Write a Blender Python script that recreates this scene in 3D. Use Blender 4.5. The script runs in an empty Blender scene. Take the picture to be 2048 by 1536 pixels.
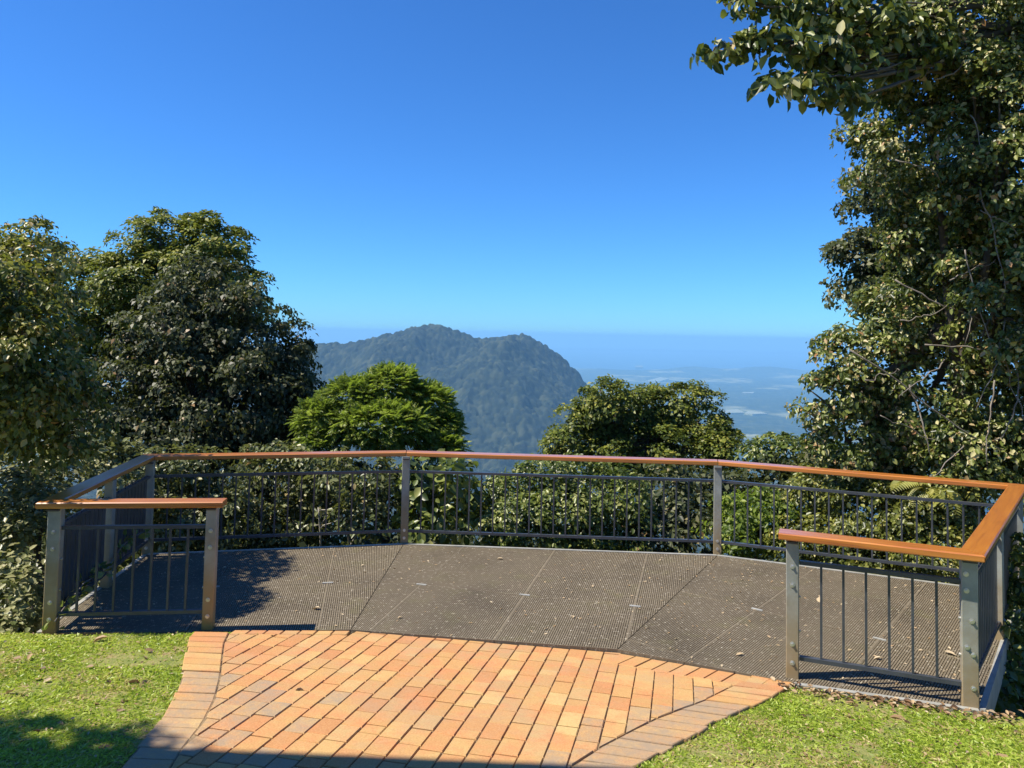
import bpy, math, random
import numpy as np
from mathutils import Vector, Matrix
random.seed(7); RNG = np.random.default_rng(7)
sc = bpy.context.scene
COL = sc.collection
R = math.radians

# ------------------------------------------------------------------ camera, sky, sun, exposure
cam = bpy.data.cameras.new('camera')
cam.sensor_width = 36.0; cam.lens = 1550/2048*36.0
cam.shift_y = -182.2/2048; cam.clip_start = 0.05; cam.clip_end = 150000
camo = bpy.data.objects.new('camera', cam); COL.objects.link(camo)
camo.matrix_world = (Matrix.Translation((0, 0, 2.22)) @ Matrix.Rotation(R(93.0), 4, 'X') @ Matrix.Rotation(R(1.15), 4, 'Z'))
sc.camera = camo

SUN_EL = R(54.0)
SUN_H = Vector((-0.993, -0.117, 0)).normalized()
to_sun = Vector((SUN_H.x*math.cos(SUN_EL), SUN_H.y*math.cos(SUN_EL), math.sin(SUN_EL)))
world = bpy.data.worlds.new('World'); sc.world = world; world.use_nodes = True
wn = world.node_tree.nodes; wl = world.node_tree.links
bg = wn['Background']; bg.inputs['Strength'].default_value = 0.082
sky = wn.new('ShaderNodeTexSky'); sky.sky_type = 'NISHITA'; sky.sun_disc = False
sky.sun_elevation = SUN_EL; sky.sun_rotation = math.atan2(to_sun.x, to_sun.y)
sky.altitude = 800; sky.air_density = 1.0; sky.dust_density = 0.15; sky.ozone_density = 3.0
tintn = wn.new('ShaderNodeMix'); tintn.data_type = 'RGBA'; tintn.blend_type = 'MULTIPLY'; tintn.inputs[0].default_value = 1.0
tintn.inputs[7].default_value = (.335, .785, 1.34, 1)     # deep clear mountain-air blue over the whole sky
wl.new(sky.outputs['Color'], tintn.inputs[6]); wl.new(tintn.outputs[2], bg.inputs['Color'])

sun = bpy.data.lights.new('sun', 'SUN'); sun.energy = 5.0; sun.angle = R(0.53); sun.color = (1.0, 0.92, 0.78)
suno = bpy.data.objects.new('sun', sun); COL.objects.link(suno)
suno.rotation_euler = to_sun.to_track_quat('Z', 'Y').to_euler()
suno.location = (-20, -2, 30)

sc.view_settings.view_transform = 'Standard'; sc.view_settings.look = 'None'
sc.view_settings.exposure = 0.72; sc.view_settings.gamma = 1.0; sc.view_settings.use_curve_mapping = False
sc.render.engine = 'CYCLES'
cy = sc.cycles
cy.max_bounces = 6; cy.diffuse_bounces = 3; cy.glossy_bounces = 2; cy.transmission_bounces = 3
cy.volume_bounces = 1; cy.transparent_max_bounces = 6; cy.caustics_reflective = False; cy.caustics_refractive = False
cy.use_denoising = True

# ------------------------------------------------------------------ data (world coordinates, metres)
CROWN = {'vine_left': [(-4.681, 7.2, 2.787, 0.488, 0.344, 0.372), (-4.367, 6.9, 2.208, 0.423, 0.356, 0.467), (-4.066, 6.6, 1.703, 0.447, 0.332, 0.383), (-3.858, 6.6, 1.371, 0.383, 0.273, 0.298), (-3.858, 6.0, 1.9, 0.348, 0.31, 0.426), (-4.242, 6.3, 2.407, 0.406, 0.325, 0.406), (-4.453, 6.9, 1.324, 0.356, 0.249, 0.267)], 'round_left': [(-7.607, 17.0, 3.992, 0.932, 0.645, 0.68), (-8.66, 17.3, 3.297, 0.893, 0.589, 0.58), (-6.502, 16.6, 3.667, 0.857, 0.707, 0.91), (-6.052, 16.5, 2.705, 0.745, 0.703, 1.011), (-7.71, 16.5, 2.885, 1.277, 0.852, 0.852), (-9.158, 17.0, 3.045, 0.603, 0.505, 0.658), (-9.452, 17.0, 2.326, 0.987, 0.877, 1.206), (-7.642, 17.2, 1.481, 1.665, 1.154, 1.221)], 'dark_left': [(-5.031, 12.6, 2.663, 0.691, 0.543, 0.667), (-5.352, 12.2, 1.932, 0.787, 0.582, 0.669), (-4.327, 12.4, 2.029, 0.72, 0.592, 0.76), (-3.732, 12.6, 1.595, 0.553, 0.465, 0.61), (-4.536, 12.0, 1.107, 1.239, 0.821, 0.813), (-5.708, 11.8, 1.101, 0.723, 0.548, 0.647), (-3.531, 12.4, 0.974, 0.464, 0.41, 0.56), (-5.028, 11.6, 0.541, 1.123, 0.674, 0.561), (-5.852, 11.4, 0.552, 0.588, 0.412, 0.441), (-3.824, 12.0, 0.587, 0.581, 0.418, 0.465)], 'feather': [(-1.751, 11.6, 1.382, 0.494, 0.329, 0.329), (-2.278, 11.4, 1.203, 0.515, 0.335, 0.324), (-1.257, 11.7, 1.138, 0.483, 0.326, 0.332), (-2.746, 11.2, 0.926, 0.332, 0.254, 0.303), (-1.855, 11.2, 0.872, 0.867, 0.491, 0.361), (-0.991, 11.6, 0.769, 0.314, 0.239, 0.284), (-2.681, 11.1, 0.586, 0.329, 0.229, 0.243), (-0.959, 11.3, 0.555, 0.328, 0.201, 0.175)], 'round_mid': [(1.976, 15.0, 0.905, 0.677, 0.449, 0.445), (1.405, 15.0, 0.492, 0.503, 0.341, 0.348), (2.368, 15.2, 0.488, 0.785, 0.541, 0.569), (3.397, 15.2, 0.818, 0.686, 0.447, 0.431), (2.754, 15.3, 0.698, 0.592, 0.411, 0.434), (3.712, 15.0, 0.328, 0.6, 0.418, 0.445), (2.707, 15.0, -0.005, 1.403, 0.755, 0.484), (1.061, 14.8, 0.133, 0.325, 0.26, 0.325), (3.942, 14.6, 0.052, 0.396, 0.279, 0.301)], 'olive': [(4.466, 13.0, 0.251, 0.52, 0.335, 0.319), (5.011, 12.8, 0.213, 0.578, 0.38, 0.372), (5.726, 12.4, 0.136, 0.72, 0.448, 0.4)], 'vine_right': [(4.499, 8.6, 5.396, 0.583, 0.51, 0.694), (4.994, 8.2, 5.592, 0.899, 0.677, 0.794), (4.66, 8.6, 4.371, 0.777, 0.588, 0.694), (5.118, 8.0, 4.237, 0.774, 0.702, 0.981), (4.903, 8.8, 3.442, 0.625, 0.5, 0.625), (5.204, 8.0, 2.877, 0.568, 0.619, 0.981), (4.879, 9.2, 2.478, 0.712, 0.51, 0.564), (4.33, 9.3, 1.96, 0.69, 0.463, 0.468), (3.956, 9.2, 1.515, 0.463, 0.363, 0.445), (4.132, 9.2, 1.05, 0.505, 0.363, 0.404), (5.02, 9.2, 1.595, 0.89, 0.641, 0.712), (5.649, 8.8, 1.583, 0.681, 0.545, 0.681), (5.191, 9.2, 0.954, 0.89, 0.522, 0.415), (5.122, 8.5, 1.003, 0.494, 0.373, 0.439), (6.142, 8.4, 4.353, 0.813, 1.301, 2.439), (6.238, 8.6, 1.612, 0.721, 0.821, 1.332)], 'dark_right': [(6.385, 13.5, 4.778, 0.54, 0.418, 0.505), (6.001, 13.3, 3.432, 0.532, 0.439, 0.566), (6.738, 13.6, 4.091, 0.702, 0.526, 0.614), (6.769, 13.5, 2.939, 0.697, 0.488, 0.523), (6.665, 13.8, 5.473, 0.534, 0.392, 0.445), (7.752, 14.0, 3.889, 0.994, 0.975, 1.445)], 'overhang': [(1.85, 7.2, 4.946, 0.121, 0.071, 0.056), (2.111, 7.2, 4.941, 0.223, 0.123, 0.084), (2.489, 7.2, 5.007, 0.279, 0.164, 0.13), (2.908, 7.3, 5.019, 0.283, 0.177, 0.16), (3.239, 7.4, 4.94, 0.239, 0.191, 0.239), (2.385, 7.1, 4.569, 0.156, 0.088, 0.064), (2.641, 7.1, 4.607, 0.238, 0.136, 0.101), (2.985, 7.2, 4.599, 0.232, 0.141, 0.121), (3.103, 7.2, 4.458, 0.121, 0.074, 0.065), (2.138, 7.3, 5.469, 0.217, 0.113, 0.066), (2.523, 7.3, 5.438, 0.311, 0.17, 0.113), (2.996, 7.4, 5.421, 0.334, 0.199, 0.162), (3.528, 7.6, 5.374, 0.343, 0.255, 0.294), (3.979, 7.8, 5.307, 0.403, 0.282, 0.302), (3.824, 7.8, 5.043, 0.302, 0.221, 0.252)]}
BUSH = {'bank_left': [(-4.606, 7.4, 0.747, 0.43, 0.286, 0.286), (-4.378, 7.0, 0.386, 0.429, 0.316, 0.361), (-4.145, 6.6, 0.037, 0.341, 0.273, 0.341), (-4.684, 8.0, 0.835, 0.465, 0.289, 0.258), (-4.332, 7.2, 0.563, 0.279, 0.204, 0.232), (-4.588, 8.8, 0.652, 0.397, 0.261, 0.255), (-4.005, 6.4, -0.174, 0.206, 0.149, 0.165)], 'shrub_greyleaf': [(-4.202, 9.6, 0.344, 0.434, 0.322, 0.372), (-3.727, 9.8, 0.316, 0.379, 0.303, 0.379), (-4.091, 9.4, -0.148, 0.485, 0.315, 0.303), (-3.57, 9.6, -0.126, 0.372, 0.297, 0.372), (-3.335, 10.2, -0.392, 0.329, 0.263, 0.329), (-3.167, 10.4, 0.412, 0.403, 0.228, 0.168), (-2.582, 10.2, 0.361, 0.461, 0.268, 0.211)], 'shrub_stems': [(-1.939, 9.6, 0.45, 0.495, 0.297, 0.248), (-1.563, 9.6, 0.155, 0.31, 0.273, 0.372), (-2.486, 10.4, -0.099, 0.47, 0.349, 0.403), (-2.819, 10.2, -0.318, 0.395, 0.29, 0.329), (-1.782, 9.5, -0.067, 0.245, 0.196, 0.245)], 'shrub_bigleaf': [(-0.826, 9.5, 0.4, 0.368, 0.27, 0.306), (-0.926, 9.4, -0.027, 0.334, 0.255, 0.303), (-0.525, 9.7, -0.029, 0.282, 0.25, 0.344)], 'shrub_lush': [(0.15, 9.8, 0.239, 0.411, 0.278, 0.285), (0.711, 9.8, 0.342, 0.506, 0.329, 0.316), (0.032, 9.5, -0.091, 0.49, 0.306, 0.276), (0.635, 9.5, -0.02, 0.521, 0.343, 0.337), (1.232, 9.7, 0.189, 0.469, 0.325, 0.344), (1.302, 9.5, -0.126, 0.46, 0.282, 0.245)], 'shrub_dark': [(2.056, 10.6, -0.052, 0.479, 0.397, 0.513), (2.364, 9.9, -0.142, 0.383, 0.294, 0.351), (1.927, 9.6, -0.258, 0.495, 0.285, 0.217)], 'shrub_bright': [(2.994, 9.6, 0.124, 0.322, 0.248, 0.297), (3.261, 9.4, -0.062, 0.303, 0.23, 0.273), (2.723, 9.4, -0.102, 0.273, 0.206, 0.243)], 'shrub_yellow': [(3.8, 9.4, 0.303, 0.425, 0.315, 0.364), (4.096, 9.0, 0.168, 0.406, 0.302, 0.348), (3.58, 9.0, -0.125, 0.465, 0.29, 0.261), (4.565, 8.8, 0.114, 0.426, 0.329, 0.397), (4.599, 9.2, 0.419, 0.356, 0.249, 0.267), (4.847, 8.6, 0.439, 0.388, 0.311, 0.388), (4.124, 8.7, -0.197, 0.449, 0.269, 0.225), (4.616, 8.2, -0.043, 0.423, 0.275, 0.265)], 'shrub_back': [(-3.892, 11.2, -0.231, 0.795, 0.52, 0.506), (-3.015, 11.4, -0.327, 0.735, 0.53, 0.588), (-2.297, 11.4, -0.062, 0.441, 0.294, 0.294), (-1.325, 11.2, -0.18, 0.397, 0.332, 0.434), (-4.732, 11.0, -0.205, 0.71, 0.511, 0.568), (2.84, 11.6, -0.182, 0.599, 0.419, 0.449), (3.626, 12.0, -0.138, 0.465, 0.325, 0.348), (4.469, 11.8, 0.068, 0.609, 0.411, 0.419), (5.118, 11.4, 0.121, 0.588, 0.382, 0.368)], 'shrub_edge': [(3.882, 6.0, -0.171, 0.132, 0.161, 0.271), (4.33, 6.4, 0.149, 0.248, 0.314, 0.537), (3.558, 5.7, -0.299, 0.11, 0.081, 0.092)]}
RIDGE = [(-1485.3, -95.4), (-1115.2, -81.9), (-868.5, -68.7), (-765.9, -56.4), (-683.5, -58.8), (-581.1, -38.3), (-458.4, -4.9), (-366.3, 23.7), (-290.1, 27.3), (-227.6, 3.8), (-159.1, -17.5), (-123.8, -27.1), (-45.8, -15.2), (46.8, -3.1), (119.5, -36.6), (202.9, -90.4), (265.5, -146.6), (318.0, -213.1), (432.4, -323.0), (577.1, -421.8)]
FIELDS = [[(1857.0, 6852.0), (1909.0, 7076.0), (2119.0, 7254.0), (2094.0, 6939.0)], [(2071.0, 6893.0), (2164.0, 7082.0), (2266.0, 7058.0), (2278.0, 6890.0), (2124.0, 6820.0)], [(2781.0, 9358.0), (2929.0, 9710.0), (3024.0, 9654.0), (2931.0, 9396.0)], [(2656.0, 16595.0), (2810.0, 17420.0), (2969.0, 17495.0), (2841.0, 16679.0)], [(1988.0, 11483.0), (2434.0, 12655.0), (2502.0, 12271.0), (2184.0, 11430.0)]]
COAST = [(-4324.0, 15974.0), (800.0, 15753.0), (7498.0, 17697.0)]
LIN=[(-1.928, 5.441), (-1.708, 4.775), (-1.62, 4.462), (-1.556, 4.122), (-1.536, 3.827), (-1.506, 3.622)]
LOUT=[(-2.247, 5.632), (-1.991, 4.919), (-1.844, 4.436), (-1.779, 4.163), (-1.765, 3.906), (-1.734, 3.601)]
RIN=[(1.68, 5.308), (1.516, 5.107), (1.326, 4.9), (1.177, 4.735), (1.012, 4.594), (0.831, 4.423), (0.67, 4.245), (0.516, 4.07), (0.393, 3.905), (0.321, 3.792)]
ROUT=[(1.905, 5.201), (1.624, 4.851), (1.37, 4.611), (1.182, 4.446), (1.026, 4.263), (0.822, 4.041), (0.622, 3.82)]
STEMS = [((3.62, 8.3, 2.12), (5.17, 8.15, 1.11)), ((4.11, 8.3, 2.88), (4.93, 8.15, 2.46)), ((4.63, 7.9, 3.17), (4.93, 7.75, 1.96)), ((4.73, 7.8, 3.77), (4.82, 7.65, 2.65)), ((4.37, 8.2, 2.19), (5.28, 8.05, 2.21)), ((4.98, 8.0, 1.84), (4.8, 7.85, 1.0)), ((5.13, 7.9, 2.05), (4.82, 7.75, 1.26)), ((3.99, 8.4, 1.42), (4.55, 8.25, 1.19)), ((4.52, 7.6, 4.48), (4.57, 7.45, 3.95)), ((4.26, 8.3, 1.76), (4.39, 8.15, 1.04)), ((4.91, 7.8, 2.2), (5.03, 7.65, 1.38)), ((4.53, 8.0, 2.86), (4.91, 7.85, 3.07)), ((4.61, 7.6, 3.53), (4.88, 7.45, 3.27)), ((4.94, 8.0, 2.87), (4.59, 7.85, 2.2)), ((4.21, 8.4, 2.45), (4.67, 8.25, 2.67)), ((4.69, 8.4, 2.03), (4.13, 8.25, 1.6)), ((5.03, 7.9, 2.46), (4.63, 7.75, 1.55)), ((3.87, 8.5, 1.79), (4.18, 8.35, 1.91)), ((4.84, 8.2, 1.2), (4.33, 8.05, 0.85)), ((4.28, 7.8, 4.9), (4.66, 7.65, 5.06)), ((3.97, 8.0, 4.11), (4.35, 7.85, 3.88))]
FERNS = [((4.682, 8.7, 0.551), 11, 0.75, 'yellow-green fern with arching fronds behind the right-hand railing bay, nearest the corner'), ((4.52, 9.4, 0.555), 10, 0.7, 'smaller fern rising over the handrail left of the larger yellow fern')]
LEAVES = [((-2.839, 4.881, 0.1), 0.05, 1.48, 0.1, 'dark shrivelled dead leaf lying on the grass left of the brick path', 'dark dead leaves on the left lawn'), ((-2.764, 4.721, 0.114), 0.06, 0.65, 0.6, 'tan-brown curled dry leaf lying on the grass left of the brick path', 'tan-brown leaves on the left lawn'), ((-2.698, 4.695, 0.115), 0.05, 2.49, 0.9, 'pale straw-coloured curled dry leaf lying on the grass left of the brick path', 'pale straw-coloured leaves on the left lawn'), ((-2.468, 4.938, 0.087), 0.05, 0.97, 1, 'pale straw-coloured curled dry leaf lying on the grass left of the brick path', 'pale straw-coloured leaves on the left lawn'), ((-2.351, 4.712, 0.106), 0.06, 0.42, 0.05, 'dark shrivelled dead leaf lying on the grass left of the brick path', 'dark dead leaves on the left lawn'), ((-2.2, 4.705, 0.103), 0.09, 2.52, 0.45, 'tan-brown curled dry leaf lying on the grass left of the brick path', 'tan-brown leaves on the left lawn'), ((-2.133, 4.722, 0.1), 0.06, 5.76, 0.6, 'tan-brown curled dry leaf lying on the grass left of the brick path', 'tan-brown leaves on the left lawn'), ((-2.362, 5.282, 0.051), 0.09, 5.03, 0.65, 'pale straw-coloured curled dry leaf lying on the grass left of the brick path', 'pale straw-coloured leaves on the left lawn'), ((-2.334, 5.15, 0.063), 0.05, 4.81, 0.8, 'pale straw-coloured curled dry leaf lying on the grass left of the brick path', 'pale straw-coloured leaves on the left lawn'), ((-3.098, 5.048, 0.09), 0.06, 1.39, 0.4, 'tan-brown curled dry leaf lying on the grass left of the brick path', 'tan-brown leaves on the left lawn'), ((-3.042, 5.086, 0.085), 0.06, 3.37, 0.7, 'pale straw-coloured curled dry leaf lying on the grass left of the brick path', 'pale straw-coloured leaves on the left lawn'), ((-2.584, 4.951, 0.088), 0.05, 1.74, 0.5, 'tan-brown curled dry leaf lying on the grass left of the brick path', 'tan-brown leaves on the left lawn'), ((-2.787, 4.489, 0.137), 0.07, 1.08, 0.8, 'pale straw-coloured curled dry leaf lying on the grass left of the brick path', 'pale straw-coloured leaves on the left lawn'), ((-2.704, 4.468, 0.138), 0.06, 0.67, 0.7, 'pale straw-coloured curled dry leaf lying on the grass left of the brick path', 'pale straw-coloured leaves on the left lawn'), ((-2.244, 4.372, 0.137), 0.05, 1.35, 0.3, 'tan-brown curled dry leaf lying on the grass left of the brick path', 'tan-brown leaves on the left lawn'), ((-2.105, 4.424, 0.129), 0.06, 5.82, 0.6, 'tan-brown curled dry leaf lying on the grass left of the brick path', 'tan-brown leaves on the left lawn'), ((-2.064, 4.285, 0.141), 0.06, 5.21, 0.3, 'tan-brown curled dry leaf lying on the grass left of the brick path', 'tan-brown leaves on the left lawn'), ((-2.334, 3.997, 0.175), 0.05, 5.07, 0.1, 'dark shrivelled dead leaf lying on the grass left of the brick path', 'dark dead leaves on the left lawn'), ((-1.912, 3.838, 0.182), 0.07, 5.03, 0.5, 'tan-brown curled dry leaf lying on the grass left of the brick path', 'tan-brown leaves on the left lawn'), ((-1.842, 4.395, 0.126), 0.07, 1.21, 0.75, 'pale straw-coloured curled dry leaf lying on the grass left of the brick path', 'pale straw-coloured leaves on the left lawn'), ((-2.81, 5.499, 0.039), 0.1, 1.95, 0.7, 'pale straw-coloured curled dry leaf lying on the grass left of the brick path', 'pale straw-coloured leaves on the left lawn'), ((-2.237, 3.779, 0.195), 0.06, 3.94, 0.3, 'tan-brown curled dry leaf lying on the grass left of the brick path', 'tan-brown leaves on the left lawn'), ((-2.278, 4.096, 0.165), 0.05, 4.6, 0.6, 'tan-brown curled dry leaf lying on the grass left of the brick path', 'tan-brown leaves on the left lawn'), ((-1.857, 4.078, 0.157), 0.05, 5.37, 0.4, 'tan-brown curled dry leaf lying on the grass left of the brick path', 'tan-brown leaves on the left lawn'), ((1.708, 4.435, 0.043), 0.09, 5.53, 0.55, 'tan-brown curled dry leaf lying on the grass right of the brick path', 'tan-brown leaves on the right lawn'), ((1.755, 4.413, 0.044), 0.08, 0.54, 0.9, 'pale straw-coloured curled dry leaf lying on the grass right of the brick path', 'pale straw-coloured leaves on the right lawn'), ((1.802, 4.339, 0.051), 0.07, 3.8, 0.25, 'tan-brown curled dry leaf lying on the grass right of the brick path', 'tan-brown leaves on the right lawn'), ((2.019, 4.638, 0.017), 0.06, 4.22, 0.1, 'dark shrivelled dead leaf lying on the grass right of the brick path', 'dark dead leaves on the right lawn'), ((2.139, 4.842, -0.006), 0.06, 3.18, 0.05, 'dark shrivelled dead leaf lying on the grass right of the brick path', 'dark dead leaves on the right lawn'), ((2.304, 4.654, 0.009), 0.1, 1.12, 0.5, 'tan-brown curled dry leaf lying on the grass right of the brick path', 'tan-brown leaves on the right lawn'), ((2.315, 4.618, 0.012), 0.08, 2.97, 0.75, 'pale straw-coloured curled dry leaf lying on the grass right of the brick path', 'pale straw-coloured leaves on the right lawn'), ((2.327, 4.584, 0.015), 0.07, 0.56, 0.05, 'dark shrivelled dead leaf lying on the grass right of the brick path', 'dark dead leaves on the right lawn'), ((1.728, 4.844, 0.003), 0.05, 5.87, 0.05, 'dark shrivelled dead leaf lying on the grass right of the brick path', 'dark dead leaves on the right lawn'), ((1.736, 4.622, 0.025), 0.06, 5.44, 0.05, 'dark shrivelled dead leaf lying on the grass right of the brick path', 'dark dead leaves on the right lawn'), ((1.59, 4.577, 0.032), 0.06, 3.44, 0.5, 'tan-brown curled dry leaf lying on the grass right of the brick path', 'tan-brown leaves on the right lawn'), ((1.486, 4.566, 0.036), 0.05, 1.89, 0.1, 'dark shrivelled dead leaf lying on the grass right of the brick path', 'dark dead leaves on the right lawn'), ((2.012, 4.46, 0.034), 0.06, 5.71, 0.6, 'tan-brown curled dry leaf lying on the grass right of the brick path', 'tan-brown leaves on the right lawn'), ((2.197, 4.303, 0.045), 0.08, 3.59, 0.6, 'tan-brown curled dry leaf lying on the grass right of the brick path', 'tan-brown leaves on the right lawn'), ((2.146, 4.188, 0.058), 0.05, 5.54, 0.05, 'dark shrivelled dead leaf lying on the grass right of the brick path', 'dark dead leaves on the right lawn'), ((1.286, 4.152, 0.08), 0.06, 5.33, 0.5, 'tan-brown curled dry leaf lying on the grass right of the brick path', 'tan-brown leaves on the right lawn'), ((1.273, 4.132, 0.083), 0.05, 3.19, 0.1, 'dark shrivelled dead leaf lying on the grass right of the brick path', 'dark dead leaves on the right lawn'), ((1.049, 3.991, 0.101), 0.07, 2.6, 1, 'pale straw-coloured curled dry leaf lying on the grass right of the brick path', 'pale straw-coloured leaves on the right lawn'), ((1.218, 4.063, 0.091), 0.04, 3.76, 1, 'pale straw-coloured curled dry leaf lying on the grass right of the brick path', 'pale straw-coloured leaves on the right lawn'), ((2.529, 4.183, 0.05), 0.1, 2.71, 0.55, 'tan-brown curled dry leaf lying on the grass right of the brick path', 'tan-brown leaves on the right lawn'), ((2.607, 4.162, 0.05), 0.1, 1.01, 0.6, 'tan-brown curled dry leaf lying on the grass right of the brick path', 'tan-brown leaves on the right lawn'), ((2.624, 4.252, 0.041), 0.07, 1.92, 0.8, 'pale straw-coloured curled dry leaf lying on the grass right of the brick path', 'pale straw-coloured leaves on the right lawn'), ((2.337, 4.079, 0.064), 0.09, 5.1, 0.5, 'tan-brown curled dry leaf lying on the grass right of the brick path', 'tan-brown leaves on the right lawn'), ((1.518, 4.075, 0.083), 0.06, 0.27, 0.3, 'tan-brown curled dry leaf lying on the grass right of the brick path', 'tan-brown leaves on the right lawn'), ((2.495, 4.601, 0.01), 0.06, 0.29, 0.4, 'tan-brown curled dry leaf lying on the grass right of the brick path', 'tan-brown leaves on the right lawn'), ((2.484, 4.428, 0.027), 0.06, 3.93, 0.7, 'pale straw-coloured curled dry leaf lying on the grass right of the brick path', 'pale straw-coloured leaves on the right lawn'), ((2.71, 4.624, 0.003), 0.06, 1.76, 0.35, 'tan-brown curled dry leaf lying on the grass right of the brick path', 'tan-brown leaves on the right lawn'), ((1.83, 4.205, 0.063), 0.05, 3.36, 0.2, 'tan-brown curled dry leaf lying on the grass right of the brick path', 'tan-brown leaves on the right lawn'), ((2.007, 4.892, -0.008), 0.06, 2.96, 0.45, 'tan-brown curled dry leaf lying on the grass right of the brick path', 'tan-brown leaves on the right lawn'), ((2.32, 4.97, -0.022), 0.07, 2.15, 0.5, 'tan-brown curled dry leaf lying on the grass right of the brick path', 'tan-brown leaves on the right lawn'), ((2.597, 4.902, -0.022), 0.07, 6.26, 0.6, 'tan-brown curled dry leaf lying on the grass right of the brick path', 'tan-brown leaves on the right lawn'), ((-1.506, 6.28, 0.004), 0.07, 1.23, 1, 'pale yellow leaf lying on the left part of the deck', None), ((2.673, 6.72, 0.004), 0.085, 2.59, 0.9, 'pale curled leaf on the deck behind the right front railing, beside its first baluster', None), ((2.601, 5.53, 0.004), 0.06, 1.27, 1, 'whitish leaf on the deck near the middle of the right front railing bottom', None), ((3.17, 5.642, 0.004), 0.08, 3.97, 1, 'whitish leaf scrap on the deck beside the right corner post', None), ((-0.065, 7.747, 0.004), 0.06, 1.74, 0.95, 'small pale leaf alone on the deck below the centre railing bay', None), ((-0.816, 6.123, 0.004), 0.045, 2.23, 0.95, 'small pale leaf on the deck near the brick edge', None), ((1.647, 5.551, 0.004), 0.06, 4.69, 0.85, 'yellowish leaf on the deck left of the right inner post', None), ((-1.196, 4.641, 0.112), 0.05, 2.01, 0.02, 'small dark leaf on the bricks near the left edge of the path', None)]

RAIL = {'B': (-2.099, 5.826), 'A': (-3.311, 5.685), 'C': (-3.57, 7.768), 'D': (-1.09, 8.337), 'E': (2.176, 8.143), 'F': (4.613, 7.085), 'G': (2.846, 4.808), 'H': (1.812, 5.239)}
M_ = (-1.147, 5.88); K_ = (0.80, 5.619); H_ = (1.876, 5.139); G_ = (2.878, 4.829); A_ = (-3.332, 5.702)

def path_z(x, y): return -.0976*(y-5.854) - .0221*(x+1.147) - .002
YFX = [-60, -6, -3.41, -2.22, -1.147, .80, 1.876, 2.89, 3.28, 6, 60]
YFY = [4.6, 5.5, 5.63, 5.734, 5.849, 5.587, 5.108, 4.777, 4.725, 4.2, -2]
def front_y(x): return np.interp(x, YFX, YFY)
def smooth(t): t = np.clip(t, 0, 1); return t*t*(3-2*t)
def lawn_z(x, y): return path_z(np.clip(x, -9, 9), y) - .02 - .035*np.clip((-x-1.8)/1.5, 0, 1)
def ground_z(x, y):
    x = np.asarray(x, float); y = np.asarray(y, float)
    yf = front_y(x); t = np.maximum(y-yf, 0)
    z = lawn_z(x, np.minimum(y, yf))
    z = z - .5*smooth(t/.25) - .10*t - .009*np.minimum(t, 40)**2
    return z

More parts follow.
